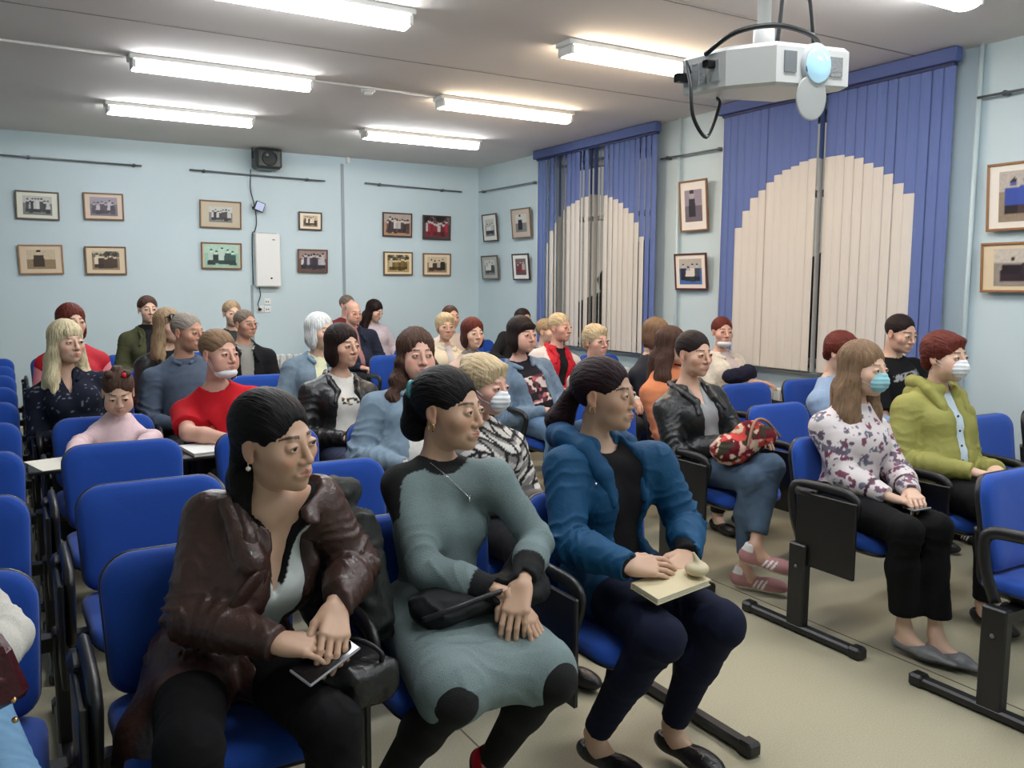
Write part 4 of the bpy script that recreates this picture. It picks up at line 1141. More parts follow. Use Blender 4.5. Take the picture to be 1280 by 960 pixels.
NPART = {}
def make_person(d):
    hero = d.get('hero', 0)           # 2 = front row, 1 = near, 0 = far
    J = skeleton(d); RH, Hc, hs = J['RH'], J['Hc'], J['hs']
    O = V3(d['seat'][0], d['seat'][1] - .2, 0)
    root = empty('person', tuple(O), d['label'], 'person')
    hb = (.018, .012, .009)[hero]; hc = (.0115, .0080, .0058)[hero]
    sk = srgb(SKIN[d.get('skin', 'fair')])
    # ---- body
    if hero == 2: hb = .010
    B = torso_prims(J, d, -.006)
    nk = .046 if not d.get('male') else .054
    if d.get('child'): nk = .034
    B += [cone(J['N'] + J['T'] @ V3(0, .005, -.02), Hc + RH @ (V3(0, .030, -.075) * hs), nk * 1.02, nk * .97, .03)]
    bare = d.get('sleeve') == 'short'
    for k in 'RL':
        B += arm_prims(J, d, -.006 if not bare else .0, k, cuff=0)
        B += leg_prims(J, d, -.008 if d.get('bottom', 'trousers') != 'none' else 0, k)
        f = J['F' + k] / np.linalg.norm(J['F' + k]); A = J['A' + k]
        B += [cone(A, A + f * .03 + V3(0, 0, -.055), .032, .030, .02), cone(A + f * .02 + V3(0, 0, -.045), A + f * .11 + V3(0, 0, -.068), .030, .022, .02), ell(A - f * .015 + V3(0, 0, -.06), (.026, .028, .026), .02)]
    V, F = sdf_mesh(expand(B), hb)
    C = np.tile(sk, (len(V), 1)).astype(np.float32)
    parts = [(V - O, F, C)]
    hk = ('m' if d.get('male') else '') + ('c' if d.get('child') else '') + ('a' if d.get('asian') else '') + ('h' if d.get('build', 1) > 1.15 else '')
    HV, HF, hm = get_head(hk + ('!' if hero == 2 else ''))
    C = np.tile(sk, (len(HV), 1)).astype(np.float32)
    C *= (1 + (hm['cheek'] * .10)[:, None] * np.array([1.0, -.9, -.8])); C *= (1 + (hm['nose'] * .06)[:, None] * np.array([1, -.5, -.5]))
    C[hm['ear']] = C[hm['ear']] * np.array([1.0, .88, .85])
    if d.get('beard'): C = C * (1 - .22 * hm['beard'][:, None])
    C[hm['lip']] = C[hm['lip']] * .35 + .65 * srgb((178, 104, 98) if not d.get('male') else (184, 128, 112))
    hcol = HAIRC[d.get('hair', ('brown', 'short'))[0]]
    bc = srgb(np.array(hcol) * .8 if sum(hcol) < 300 else (138, 110, 84)); C[hm['brow']] = C[hm['brow']] * .15 + bc * .85
    C[hm['lash']] = C[hm['lash']] * .3 + srgb((34, 24, 22)) * .7
    C[hm['nostril']] = sk * .35
    hw = V3(d.get('hw', 1.0), 1, 1) * hs
    parts.append(((HV * hw) @ RH.T + Hc - O, HF, C))
    if not d.get('nohands'):
        for k in 'RL':
            hv, hf = get_hand(J['C' + k], hero >= 1, d.get('thumb', 0.0))
            sc_ = (.95 if not d.get('male') else 1.08) * (.7 if d.get('child') else 1)
            v = place_hand(hv * sc_, J['W' + k], J['D' + k], J['U' + k], k == 'L')
            parts.append((v - O, hf, np.tile(sk * 1.0, (len(v), 1)).astype(np.float32)))
    V, F, C = join(parts)
    obj('body', npmesh('body', V, F, True, C), M_skin, root)
    # ---- eyes
    if not d.get('blind'):
        for sg in (-1, 1):
            lat, lon = (14, 20) if hero == 2 else (8, 12)
            th = np.linspace(0, np.pi, lat); ph = np.linspace(0, 2 * np.pi, lon, endpoint=False)
            e = np.array([[0, -1, 0]] + [[math.sin(t) * math.cos(p), -math.cos(t), math.sin(t) * math.sin(p)] for t in th[1:-1] for p in ph] + [[0, 1, 0]])
            fs = [[0, 1 + (k + 1) % lon, 1 + k] for k in range(lon)]
            for i in range(lat - 3):
                for k in range(lon): fs.append([1 + i * lon + k, 1 + i * lon + (k + 1) % lon, 1 + (i + 1) * lon + (k + 1) % lon, 1 + (i + 1) * lon + k])
            fs += [[len(e) - 1, 1 + (lat - 3) * lon + k, 1 + (lat - 3) * lon + (k + 1) % lon] for k in range(lon)]
            gz = math.radians(d.get('gaze', 4)); g = rot_z(gz)
            C = np.tile(srgb((232, 226, 220)), (len(e), 1)); r = np.hypot(e[:, 0], e[:, 2]); fr = e[:, 1] < 0
            C[(r < .56) & fr] = srgb(d.get('iris', (52, 36, 28))); C[(r < .25) & fr] = srgb((8, 8, 8))
            ev = (e * .0128) @ g.T + V3(sg * .0315 * d.get('hw', 1.0), -.0795, -.0005)
            ev = (ev * hs) @ RH.T + Hc - O
            obj('eye', npmesh('eye', ev, fs, True, C), M_eyew, root)
    # ---- hair
    hn, style = d.get('hair', ('brown', 'short'))
    if style:
        S = hair_prims(style) + d.get('hairx', [])
        V, F = sdf_mesh(S, (.0056, .0042, .0030)[hero])
        V, n1 = strands(V, F, {'wavy': .008, 'shortw': .005, 'bob': .005, 'long': .005, 'longbang': .005, 'tails': .004}.get(style, .0022), 150, len(d['key']), style in ('bob', 'bobbang', 'bobside', 'long', 'longbang', 'wavy'))
        if style == 'wavy': V = V + np.stack([.007 * np.sin(V[:, 2] * 75 + V[:, 1] * 20), .006 * np.sin(V[:, 2] * 70 + 1), 0 * V[:, 0]], 1) * np.clip((.02 - V[:, 2]) / .06, 0, 1)[:, None]
        C = np.tile(srgb(HAIRC[hn]), (len(V), 1)) * (.75 + .5 * n1[:, None])
        if 'hairfn' in d: C = d['hairfn'](V, C)
        me_ = npmesh('hair', (V * hw) @ RH.T + Hc - O, F, True, C)
        at_ = me_.attributes.new('Flow', 'FLOAT_VECTOR', 'POINT'); at_.data.foreach_set('vector', flow(V, style).ravel())
        obj('hair', me_, M_hair, root)
    toW = lambda v: ((np.asarray(v, float) * hs) @ RH.T) + Hc - O
    # ---- garments
    for g in d.get('wear', []):
        name, kind, colr, mt = g[:4]; o = g[4] if len(g) > 4 else {}
        inf = o.get('inf', .010); P_ = []
        if kind == 'top':
            P_ = torso_prims(J, d, inf)
            if o.get('sleeves', 'long') != 'none':
                for k in 'RL': P_ += arm_prims(J, d, inf + o.get('slx', 0), k, 'short' if o.get('sleeves') == 'short' else 'full', o.get('cuff'))
            if o.get('hem'):      # coat tails over the hips and thighs
                for k in 'RL': P_.append(cone(J['H' + k], J['H' + k] + (J['K' + k] - J['H' + k]) * o['hem'], .088 + inf, .078 + inf, .05))
            P_ += o.get('add', [])
            if 'collar' in o:
                r, t, z = o['collar']; P_.append(torus(J['N'] + J['T'] @ V3(0, -.002, z), J['T'][:, 2], r, t, .015))
            if 'hood' in o:
                P_ += [torus(J['N'] + J['T'] @ V3(0, .012, .018), J['T'][:, 2], .088, .024, .03), ell(J['N'] + J['T'] @ V3(0, .085, .0), (.115, .065, .070), .03, R=J['T']), cone(J['N'] + J['T'] @ V3(-.085, -.01, .02), J['N'] + J['T'] @ V3(-.062, -.085, -.06), .036, .026, .02), cone(J['N'] + J['T'] @ V3(.085, -.01, .02), J['N'] + J['T'] @ V3(.062, -.085, -.06), .036, .026, .02),
                       cone(J['N'] + J['T'] @ V3(-.085, -.01, .02), J['N'] + J['T'] @ V3(0, .09, .04), .036, .04, .03), cone(J['N'] + J['T'] @ V3(.085, -.01, .02), J['N'] + J['T'] @ V3(0, .09, .04), .036, .04, .03)]
            # cuts: neck opening and open front
            nr = o.get('neck', .056); nf = o.get('nf', .03)
            if nr: P_.append(cone(J['N'] + J['T'] @ V3(0, .0, .0), J['N'] + J['T'] @ V3(0, -.015, .16), nr, nr + nf, .006, '-'))
            if 'vee' in o:
                w, dep = o['vee']
                a = J['N'] + J['T'] @ V3(0, -.10, .05)
                for q in range(5):
                    f_ = q / 4.0; P_.append(ell(J['N'] + J['T'] @ V3(0, -.115 * (1 if True else 0), .02 - dep * f_), (w * (1 - f_) + .008, .075, dep * .2 + .012), .012, '-', R=J['T']))
            if 'open' in o:
                wt, wb, bot = o['open']; n_ = 9; tl = J['tl']
                for q in range(n_):
                    f_ = q / (n_ - 1); z = tl * (1.04 - f_ * (1.04 - bot)); wq = wt + (wb - wt) * f_
                    fy = -.20 - .0 * f_
                    P_.append(boxp(J['P'] + J['T'] @ V3(o.get('cx', 0), fy, z), (wq, .125 if f_ > .15 else .14, tl * .075), .012, '-', R=J['T']))
        elif kind == 'legs':
            for k in 'RL': P_ += leg_prims(J, d, inf, k, o.get('flare', .0), o.get('end', .96))
            P_.append(ell(J['P'], (.155 * d.get('build', 1) * (.75 if d.get('child') else 1) + inf, .12 + inf, .10), .05, R=J['T']))
        elif kind == 'skirt':
            a = o.get('len', 1.0)
            for k in 'RL': P_.append(cone(J['H' + k], J['H' + k] + (J['K' + k] - J['H' + k]) * a, .090 + inf, .074 + inf, .05))
            mid = (J['KR'] + J['KL']) / 2
            P_ += [cone((J['HR'] + J['HL']) / 2, J['P'] + (mid - J['P']) * a * .94, .085 + inf, .060 + inf, .08), ell(J['P'], (.165 + inf, .125 + inf, .11), .05, R=J['T'])]
            P_ += o.get('add', [])
        elif kind == 'prims': P_ = o['p']
        elif kind == 'patch':
            P_ = [ell(J['N'] + J['T'] @ V3(*q_[:3]), q_[3:6], .012, R=J['T'] @ rot_y(q_[6]) @ rot_z(q_[7])) for q_ in o['q']]
        elif kind == 'roll':
            pts_ = o['pts']; rr = o['r']; rr = rr if isinstance(rr, (list, tuple)) else [rr] * len(pts_)
            for sg in (-1, 1):
                q_ = [J['N'] + J['T'] @ V3(sg * a_ + o.get('cx', 0) * min(1, max(0, -c_ * 12)), b_, c_) for (a_, b_, c_) in pts_]
                for i_ in range(len(q_) - 1): P_.append(cone(q_[i_], q_[i_ + 1], rr[i_], rr[i_ + 1], .012))
        V, F = sdf_mesh(expand(P_), o.get('h', hc))
        amp = o.get('wr', .006)
        if amp: V = wrinkle(V, F, J, amp, len(d['key']) * 1.3, o.get('fr', 1.0))
        C = garment_color(V, colr, o.get('fn'), J, d)
        if 'drop' in o:
            keep = o['drop'](V, J); F = F[keep[F].all(1)]
        go = obj(name, npmesh(name, V - O, F, True, C), mt, root)
        if o.get('label'): go['label'] = o['label']
    # ---- shoes
    d.setdefault('shoes', ('sneaker', (30, 28, 30), (36, 34, 34)) if d.get('male') else ('loafer', (24, 22, 24), (30, 28, 28)))
    if len(d['shoes'][1]) == 3 and sum(d['shoes'][1]) < 100 and d['shoes'][0] == 'sneaker' and len(d['shoes']) == 3: d['shoes'] = d['shoes'] + ((40, 40, 42),)
    if d.get('shoes'):
        kind, colr, sl = d['shoes'][:3]
        V0, F0 = shoe_mesh(kind)
        for k in 'RL':
            f = J['F' + k] / np.linalg.norm(J['F' + k]); sx_ = np.cross(-f, V3(0, 0, 1)) * -1
            up = np.cross(sx_, -f) * -1; up = V3(0, 0, 1) if abs(f[2]) < 1e-6 else np.cross(-f, sx_) * -1
            Rm = np.stack([np.cross(-f, V3(0, 0, 1)) / np.linalg.norm(np.cross(-f, V3(0, 0, 1))), -f, V3(0, 0, 0)], 1)
            Rm[:, 2] = np.cross(Rm[:, 0], Rm[:, 1]);
            base = J['A' + k] - Rm @ V3(0, .03, .10 if kind == 'sneaker' else .095)
            C = np.tile(srgb(colr), (len(V0), 1)); C[V0[:, 2] < .018] = srgb(sl)
            if kind == 'sneaker':
                for q in range(3):
                    m = (np.abs((V0[:, 1] + .03 + q * .022) + (V0[:, 2] - .04) * .5) < .005) & (V0[:, 2] > .02) & (V0[:, 2] < .07) & (np.abs(V0[:, 0]) > .025); C[m] = srgb((236, 232, 228))
                C[(V0[:, 1] > (.03 if len(d['shoes']) < 4 else -.03)) & (V0[:, 2] > (.075 if len(d['shoes']) < 4 else .055))] = srgb((226, 222, 218) if len(d['shoes']) < 4 else d['shoes'][3])
            obj('shoe', npmesh('shoe', V0 @ Rm.T + base - O, F0, True, C), M_leather if kind != 'sneaker' else M_cloth, root)
    # ---- small things worn
    if 'mask' in d:
        kind = d['mask']; mt = M_maskb if kind == 'blue' else M_maskw
        if kind in ('blue', 'white'):
            V, F = sdf_mesh([ell((0, -.075, -.052), (.056, .042, .046), .01), cone((0, -.100, -.020), (0, -.112, -.045), .012, .014, .02), ell((0, -.030, -.05), (.09, .052, .08), .004, '-')], .0035 if hero else .005)
            V = V + vnormals(V, F) * (.0012 * np.sin(V[:, 2] * 330))[:, None]
            c0 = [(-.046, -.085, -.035), (.046, -.085, -.035)]
        else:
            V, F = sdf_mesh([ell((0, -.045, -.094), (.058, .058, .030), .01), ell((0, -.028, -.070), (.054, .050, .060), .004, '-'), boxp((0, .03, -.09), (.1, .05, .08), .004, '-'), boxp((0, -.06, -.03), (.1, .1, .047), .004, '-')], .004)
            c0 = [(-.046, -.07, -.095), (.046, -.07, -.095)]
        mo = obj('face_mask', npmesh('face_mask', toW(V * V3(d.get('hw', 1), 1, 1)), F), mt, root)
        mb = MB()
        for (cx, cy, cz) in c0:
            s_ = 1 if cx > 0 else -1
            for dz in (0, -.03):
                mb.tube([toW((cx, cy, cz + dz)), toW((s_ * .068, -.04, (cz + dz) * .6 - .01)), toW((s_ * .077, .015, .0 + dz * .5))], .0011, 4)
        o_ = mb.build('ear_loop', M_maskw, mo)
    if d.get('glasses'):
        fr = MB()
        for s_ in (-1, 1):
            ring = [toW((s_ * .032 + .021 * math.cos(t), -.105 + .004 * abs(math.cos(t)), -.002 + .014 * math.sin(t))) for t in np.linspace(0, 2 * math.pi, 17)]
            fr.tube(ring, .0012, 5, cap=False).tube([toW((s_ * .053, -.100, .003)), toW((s_ * .078, -.04, .006)), toW((s_ * .078, .015, .002))], .0012, 4)
        fr.tube([toW((-.011, -.105, .002)), toW((.011, -.105, .002))], .0012, 4)
        go = fr.build('glasses', M_grey, root)
    for e in d.get('earring', []):
        s_, z, kind = e
        mb = MB()
        p = (s_ * .083, .006, z)
        if kind == 'pearl':
            mb.lathe([(.001, -.006), (.0055, -.003), (.0065, 0), (.0055, .003), (.001, .006)], toW(p), (0, 0, 1), 10); mb.tube([toW((p[0], p[1], z + .014)), toW(p)], .0009, 4)
        else:
            mb.tube([toW((p[0] + .001, p[1] + .009 * math.sin(t), z - .0 + .009 * math.cos(t) * 1.3)) for t in np.linspace(-2.6, 2.6, 12)], .0024, 6)
        mb.build('earring', M_gold if kind != 'pearl' else mat('pearl', (236, 226, 214), .2), root)
    d['_J'] = J; d['_O'] = O; d['_root'] = root; d['_toW'] = toW
    return root, J, O, toW
# ------------------------------------------------------------------ the audience
def yoke(V, C, J, d):          # black shoulder panels and cuffs of the grey knit dress
    q = localT(V, J)
    for k, sg in (('R', -1), ('L', 1)):
        t, dist = limb_t(V, J['S' + k], J['E' + k])
        m = (sg * q[:, 0] > .075) & (q[:, 2] > J['tl'] * .80 - .0) & (q[:, 1] > -.045 + .0 * sg)
        m |= (t > -.3) & (t < .42) & (dist < .10) & (((V - J['S' + k]) @ (J['T'] @ V3(sg * .8, .25, .1))) > .018)
        C[m] = srgb((14, 14, 16))
        t, dist = limb_t(V, J['E' + k], J['W' + k]); m = (t > .56) & (dist < .07); C[m] = srgb((14, 14, 16))
    r = np.linalg.norm((V - J['N'])[:, :2], axis=1)
    m = (q[:, 2] > J['tl'] - .052) & (r < .092); C[m] = srgb((14, 14, 16))
    return C
def vtrim(V, C, J, d):          # black edging of the white top's neckline
    q = localT(V, J); f = (.02 - (q[:, 2] - J['tl'])) / .13; w = .05 * (1 - f) + .008; a = np.abs(q[:, 0])
    m = (q[:, 1] < 0) & (a < w + .012) & (f < 1.12); C[m] = srgb((16, 16, 18)); return C
def vest(V, C, J, d):          # red body, white sleeves
    q = localT(V, J); m = (np.abs(q[:, 0]) < .125) & (q[:, 1] < .06); C[m] = srgb((184, 22, 40))
    m = (np.abs(q[:, 0]) < .02 + 0 * q[:, 2]); return C
def auburn_vest(V, C, J, d):
    q = localT(V, J); m = (np.abs(q[:, 0]) > .17); C[m] = srgb((214, 132, 140)); return C
def floral_fn(V, C, J, d):
    for i, c in enumerate(((120, 60, 84), (104, 104, 120), (90, 76, 96))):
        n = vnoise(V * 85 + i * 13.7); b = vnoise(V * 30 + i * 5.1); m = (n > .42) & (b > .66 + .02 * i); C[m] = srgb(c)
    for k in 'RL':
        t, dist = limb_t(V, J['E' + k], J['W' + k]); m = (np.abs(t - .70) < .035) & (dist < .09); C[m] = srgb((70, 40, 56))
    return C
def print_fn(box, cols, fr=50, thr=.5):
    def f(V, C, J, d):
        q = localT(V, J); x0, x1, z0, z1 = box
        m = (q[:, 0] > x0) & (q[:, 0] < x1) & (q[:, 2] > J['tl'] * z0) & (q[:, 2] < J['tl'] * z1) & (q[:, 1] < 0)
        for i, c in enumerate(cols):
            n = vnoise(V * fr + i * 9.3); C[m & (n > thr)] = srgb(c)
        return C
    return f
def tips(c):                    # lighter crown, darker ends etc.
    def f(V, C): t = np.clip((V[:, 2] + .05) / .15, 0, 1)[:, None]; return C * t + srgb(c) * (1 - t)
    return f
TR = lambda c=(22, 22, 26), m=None, **o: ('trousers', 'legs', c, m or M_cloth, dict(inf=.010, wr=.006, **o))
SH = ('sneaker', (40, 40, 44), (190, 186, 180))
def T_(name, c, m, **o): return (name, 'top', c, m, o)
DEN = (108, 128, 148)
LAPEL = [(0, .085, .045), (.060, .062, .045), (.088, .0, .022), (.078, -.070, -.030), (.062, -.125, -.085), (.085, -.150, -.150)]
def roll(name, c, m, r=.015, pts=LAPEL, **o): return (name, 'roll', c, m, dict(pts=pts, r=r, wr=o.pop('wr', .003), h=.006, **o))
FLAT = [(0, .082, .035), (.058, .060, .038), (.082, .0, .018), (.072, -.062, -.020), (.050, -.100, -.045)]
HOODP = [(0, .098, .055), (.070, .078, .062), (.106, .010, .050), (.100, -.058, .005), (.080, -.115, -.075), (.072, -.140, -.17)]
CAST = [
 dict(key='brown', hero=2, label='woman in a brown leather coat over a white top, black hair, leaning forward', seat=(.42, 2.36), head=(.53, 2.0, 1.262), hs=1.0, A=46, nod=4, roll=-6, az=16, asian=1, skin='tan', sh=.158, build=1.05,
      hair=('black', 'halfback'), hairx=[cone((-.066, .055, -.08), (-.085, .03, -.24), .026, .02, .02)],
      J=dict(SR=(.395, 2.11, .94), SL=(.638, 2.03, .968), ER=(.325, 2.02, .735), EL=(.725, 2.0, .80), WR=(.475, 1.85, .705), WL=(.625, 1.865, .755), DR=(.85, -.5, -.12), DL=(-.30, -.75, -.55), UR=(0, -.35, .95), UL=(.1, -.65, .75), CR=.35, CL=.42, KR=(.27, 1.74, .555), KL=(.56, 1.72, .545), AR=(.30, 1.72, .10), AL=(.60, 1.70, .1)),
      wear=[T_('top', (214, 220, 216), M_cloth, inf=.004, neck=.062, vee=(.050, .13), wr=.003, sleeves='none', h=.005, fn=vtrim),
            TR((8, 8, 10)),
            T_('coat', (62, 40, 34), M_leather, inf=.013, neck=.072, open=(.046, .046, .05), cx=.025, wr=.012, fr=1.45, hem=.35, cuff=.014, slx=.005, add=[cone((.36, 2.13, .60), (.235, 2.02, .47), .075, .075, .06), cone((.235, 2.02, .47), (.20, 1.86, .30), .065, .045, .05), cone((.30, 2.10, .52), (.19, 2.05, .40), .06, .04, .05), cone((.42, 2.02, .99), (.455, 1.955, .86), .022, .036, .015, sc=(1, .6, 1)), cone((.60, 1.975, 1.0), (.585, 1.90, .88), .020, .030, .015, sc=(1, .6, 1))]), ('lapel', 'patch', (58, 37, 31), M_leather, dict(q=[(-.088, -.130, -.150, .048, .013, .085, .25, .35)], wr=.002, h=.005)), ('pocket_flap', 'patch', (70, 54, 44), M_leather, dict(q=[(-.150, -.075, -.345, .055, .014, .026, .3, .8)], wr=.001, h=.004)), roll('collar', (58, 37, 31), M_leather, [.012, .013, .014, .019, .022, .012], cx=.02, pts=[(0, .075, .040), (.060, .055, .045), (.085, .0, .030), (.082, -.060, -.025), (.078, -.105, -.085), (.062, -.135, -.15)])],
      earring=[(-1, -.048, 'pearl')]),
 dict(key='greydress', hero=2, label='woman in a grey knitted dress with black shoulders and cuffs, hair in a bun', seat=(1.03, 2.36), head=(1.083, 2.19, 1.275), A=58, nod=2, az=14, asian=1, skin='tan', sh=.155, build=.96, bust=.9,
      hair=('black', 'bun'), hairx=[],
      J=dict(SR=(.935, 2.20, .940), SL=(1.195, 2.12, .945), ER=(.935, 2.04, .735), EL=(1.275, 2.02, .77), WR=(1.105, 1.87, .69), WL=(1.135, 1.865, .72), DR=(.28, -.50, -.62), DL=(-.50, -.45, -.72), UR=(.55, -.72, .5), UL=(-.5, -.6, .6), CR=.28, CL=.40, KR=(.875, 1.75, .51), KL=(1.155, 1.74, .50), AR=(.79, 1.98, .20), AL=(1.085, 1.94, .20), FR=(-.2, -1, -.5), FL=(.1, -1, -.5)),
      wear=[('tights', 'legs', (9, 9, 10), M_knit, dict(inf=.004, wr=.0, end=1.0)),
            T_('dress', (114, 130, 131), M_knit, inf=.007, neck=.047, wr=.005, fn=yoke, h=.0058, slx=.004, collar=(.052, .010, .016)),
            ('skirt', 'skirt', (114, 130, 131), M_knit, dict(inf=.016, wr=.006, len=.90, h=.008))],
      shoes=('sneaker', (24, 20, 26), (26, 22, 24), (190, 22, 44)), earring=[(-1, -.046, 'hoop')]),
 dict(key='bluecoat', hero=2, label='woman in a blue hooded coat and navy trousers holding a cream booklet', seat=(1.65, 2.36), head=(1.662, 2.22, 1.278), A=66, nod=0, az=8, asian=1, skin='tan', sh=.16,
      hair=('plum', 'pony'), hairx=[],
      J=dict(SR=(1.490, 2.20, .930), SL=(1.820, 2.15, .925), ER=(1.425, 2.07, .725), EL=(1.875, 2.06, .73), WR=(1.49, 1.87, .705), WL=(1.745, 1.90, .69), DR=(.93, -.25, -.10), DL=(-.85, -.40, -.30), UR=(-.05, -.62, .78), UL=(.1, -.55, .83), CR=.30, CL=.5, KR=(1.52, 1.75, .53), KL=(1.745, 1.745, .525), AR=(1.50, 2.03, .12), AL=(1.745, 1.95, .12), FR=(.22, -1, 0), FL=(.14, -1, 0)),
      wear=[T_('top', (16, 15, 18), M_cloth, inf=.006, neck=.080, wr=.002, cuff=.012),
            TR((14, 19, 42), end=.94, h=.008),
            T_('coat', (8, 68, 106), M_nylon, inf=.017, neck=.066, nf=.006, open=(.055, .060, .02), cx=.01, wr=.013, fr=1.2, cuff=.020, slx=.004, hem=.22, hood=1), roll('hood', (8, 66, 104), M_nylon, [.044, .046, .040, .038, .032, .014], pts=HOODP, wr=.013, fr=1.6)],
      shoes=('loafer', (18, 17, 18), (24, 22, 22)), earring=[(-1, -.046, 'hoop')]),
 dict(key='floral', hero=1, label='woman with long fair hair and a turquoise mask, white floral blouse and black trousers', seat=(3.22, 2.66), head=(3.27, 2.46, 1.268), A=56, az=-8, nod=2, sh=.152, build=.98, skin='fair',
      hair=('lbrown', 'long'), hairx=[cone((-.07, .0, -.12), (-.06, -.05, -.33), .034, .02, .02)], mask='blue',
      J=dict(ER=(3.12, 2.42, .685), EL=(3.40, 2.36, .68), WR=(3.13, 2.22, .635), WL=(3.27, 2.20, .64), DR=(.55, -.75, -.25), DL=(-.6, -.75, -.2), KR=(3.05, 2.06, .53), KL=(3.20, 2.03, .53), AR=(3.10, 2.08, .115), AL=(3.17, 1.985, .105), FR=(.05, -1, 0), FL=(0, -1, 0)),
      wear=[TR((9, 9, 11), flare=.016, end=.84), T_('blouse', (218, 208, 208), M_satin, inf=.014, neck=.050, wr=.007, fn=floral_fn, cuff=.016, slx=.006, h=.0052)],
      shoes=('flat', (112, 112, 114), (52, 50, 50))),
 dict(key='green', hero=1, label='woman with short auburn hair and a white mask in a yellow green jacket', seat=(3.86, 2.66), head=(3.93, 2.50, 1.292), A=54, az=-10, sh=.175, build=1.16, skin='fair', hair=('auburn', 'shortw'), mask='white',
      wear=[T_('shirt', (190, 204, 216), M_cloth, inf=.006, neck=.056, wr=.002, sleeves='none'), TR((16, 15, 17)), T_('jacket', (146, 143, 76), M_nylon, inf=.019, neck=.066, nf=.008, open=(.030, .022, .05), wr=.012, fr=1.2, cuff=.016, hem=.2, collar=(.078, .020, .012), hood=1), roll('hood', (146, 143, 76), M_nylon, [.034, .036, .030, .026, .020, .012], pts=HOODP, wr=.008), roll('collar_lining', (92, 84, 80), M_cloth, .012, pts=[(0, .075, .075), (.058, .055, .075), (.078, .0, .055), (.062, -.060, .0)])]),
 dict(key='leather', hero=1, label='dark haired woman in a black leather jacket and blue jeans, legs crossed, arms folded', seat=(3.18, 3.52), head=(3.13, 3.40, 1.275), A=44, az=-6, nod=3, sh=.165, build=1.06, skin='mid', hair=('dkbrown', 'back'), arms='fold',
      J=dict(KR=(3.10, 2.93, .56), KL=(3.19, 2.90, .62), AR=(3.09, 2.95, .11), AL=(3.04, 2.84, .26), FR=(.5, -.9, 0), FL=(.55, -.9, -.15)),
      wear=[T_('top', (150, 152, 152), M_knit, inf=.004, neck=.060, vee=(.05, .10), wr=.002, sleeves='none'), TR((70, 90, 112), M_denim, end=.84), T_('jacket', (24, 26, 27), M_leather, inf=.018, neck=.072, open=(.045, .050, .10), wr=.013, fr=1.4, hem=.12, collar=(.076, .016, -.004), nf=.01), roll('collar', (26, 28, 29), M_leather, [.014, .014, .016, .020, .022, .012])],
      shoes=('sneaker', (176, 128, 128), (214, 206, 198))),
 dict(key='plaid', hero=1, label='blond woman with a white mask in a black and white patterned sweater', seat=(1.66, 3.20), head=(1.68, 3.06, 1.222), A=52, az=2, nod=6, sh=.165, build=1.1, hair=('blond', 'shortw'), mask='white', skin='pink', hairx=[ell((0, .09, .085), (.045, .035, .03), .015)],
      wear=[TR((30, 30, 34)), T_('sweater', (206, 202, 196), M_knit, inf=.020, neck=.054, wr=.012, fn=pat_blocks, h=.0075)]),
 dict(key='curly', hero=1, label='wavy haired woman in a light denim jacket over a pale collared blouse', seat=(1.66, 4.04), head=(1.74, 3.88, 1.295), A=18, az=-8, nod=0, sh=.19, build=1.28, hs=1.06, skin='pink', hair=('brown', 'wavy'), gaze=24,
      wear=[T_('blouse', (206, 206, 200), M_cloth, inf=.008, neck=.058, wr=.002, collar=(.075, .016, .0)), TR((40, 48, 70), M_denim), T_('jacket', (118, 138, 154), M_denim, inf=.020, neck=.080, open=(.05, .04, .1), wr=.015), roll('collar', (122, 142, 158), M_denim, [.014, .015, .017, .020, .016], pts=FLAT)]),
 dict(key='child', child=1, hero=1, label='small girl in a pale pink top drawing on paper, hair tied in tufts', seat=(.42, 4.84), head=(.455, 4.63, 1.085), hs=.92, A=2, nod=24, az=0, sh=.115, s=.8, skin='fair', hair=('brown', 'tails'), arms='desk',
      J=dict(ER=(.27, 4.54, .74), EL=(.60, 4.54, .74), WR=(.22, 4.42, .715), WL=(.50, 4.42, .715)),
      wear=[TR((60, 60, 80)), T_('top', (224, 196, 200), M_cloth, inf=.010, neck=.036, wr=.005)]),
 dict(key='blondnavy', hero=1, label='woman with long platinum blond hair and fringe in a navy dotted blouse', seat=(.36, 5.72), head=(.29, 5.56, 1.30), A=28, az=-4, hs=1.04, sh=.18, build=1.1, skin='fair', hair=('pblond', 'longbang'), 
      wear=[TR((20, 22, 30)), T_('blouse', (24, 28, 44), M_cloth, inf=.016, neck=.056, vee=(.04, .10), wr=.012, fn=pat_dots((120, 124, 140), 30, .62), collar=(.070, .014, .0)), roll('collar', (28, 32, 48), M_cloth, [.010, .011, .013, .012, .010], pts=FLAT)]),
 dict(key='redshirt', hero=1, label='woman in a red t-shirt with a white mask pulled under her chin', seat=(1.0, 4.88), head=(.955, 4.66, 1.275), hs=1.05, A=38, nod=2, az=-4, sh=.185, build=1.18, sleeve='short', skin='pink', hair=('lbrown', 'back'), mask='chin', arms='desk',
      J=dict(WR=(.93, 4.36, .735), WL=(1.03, 4.42, .72), ER=(.76, 4.52, .75), EL=(1.24, 4.50, .76)),
      wear=[TR((20, 20, 24)), T_('t_shirt', (176, 20, 32), M_cloth, inf=.012, neck=.068, wr=.005, sleeves='short')]),
 dict(key='manblue', male=1, hero=1, label='grey haired man in a blue grey denim shirt, head turned to his neighbour', seat=(.96, 5.72), head=(.955, 5.56, 1.338), A=48, nod=4, az=-6, sh=.195, build=1.12, skin='deep', hair=('grey', 'short'), 
      wear=[TR((30, 30, 36)), T_('shirt', (74, 86, 104), M_denim, inf=.014, neck=.062, wr=.012, collar=(.074, .013, .0)), roll('collar', (80, 98, 122), M_denim, [.012, .012, .014, .014, .012], pts=[(0, .07, .045), (.052, .05, .045), (.066, .0, .028), (.055, -.055, .0), (.03, -.085, -.015)])]),
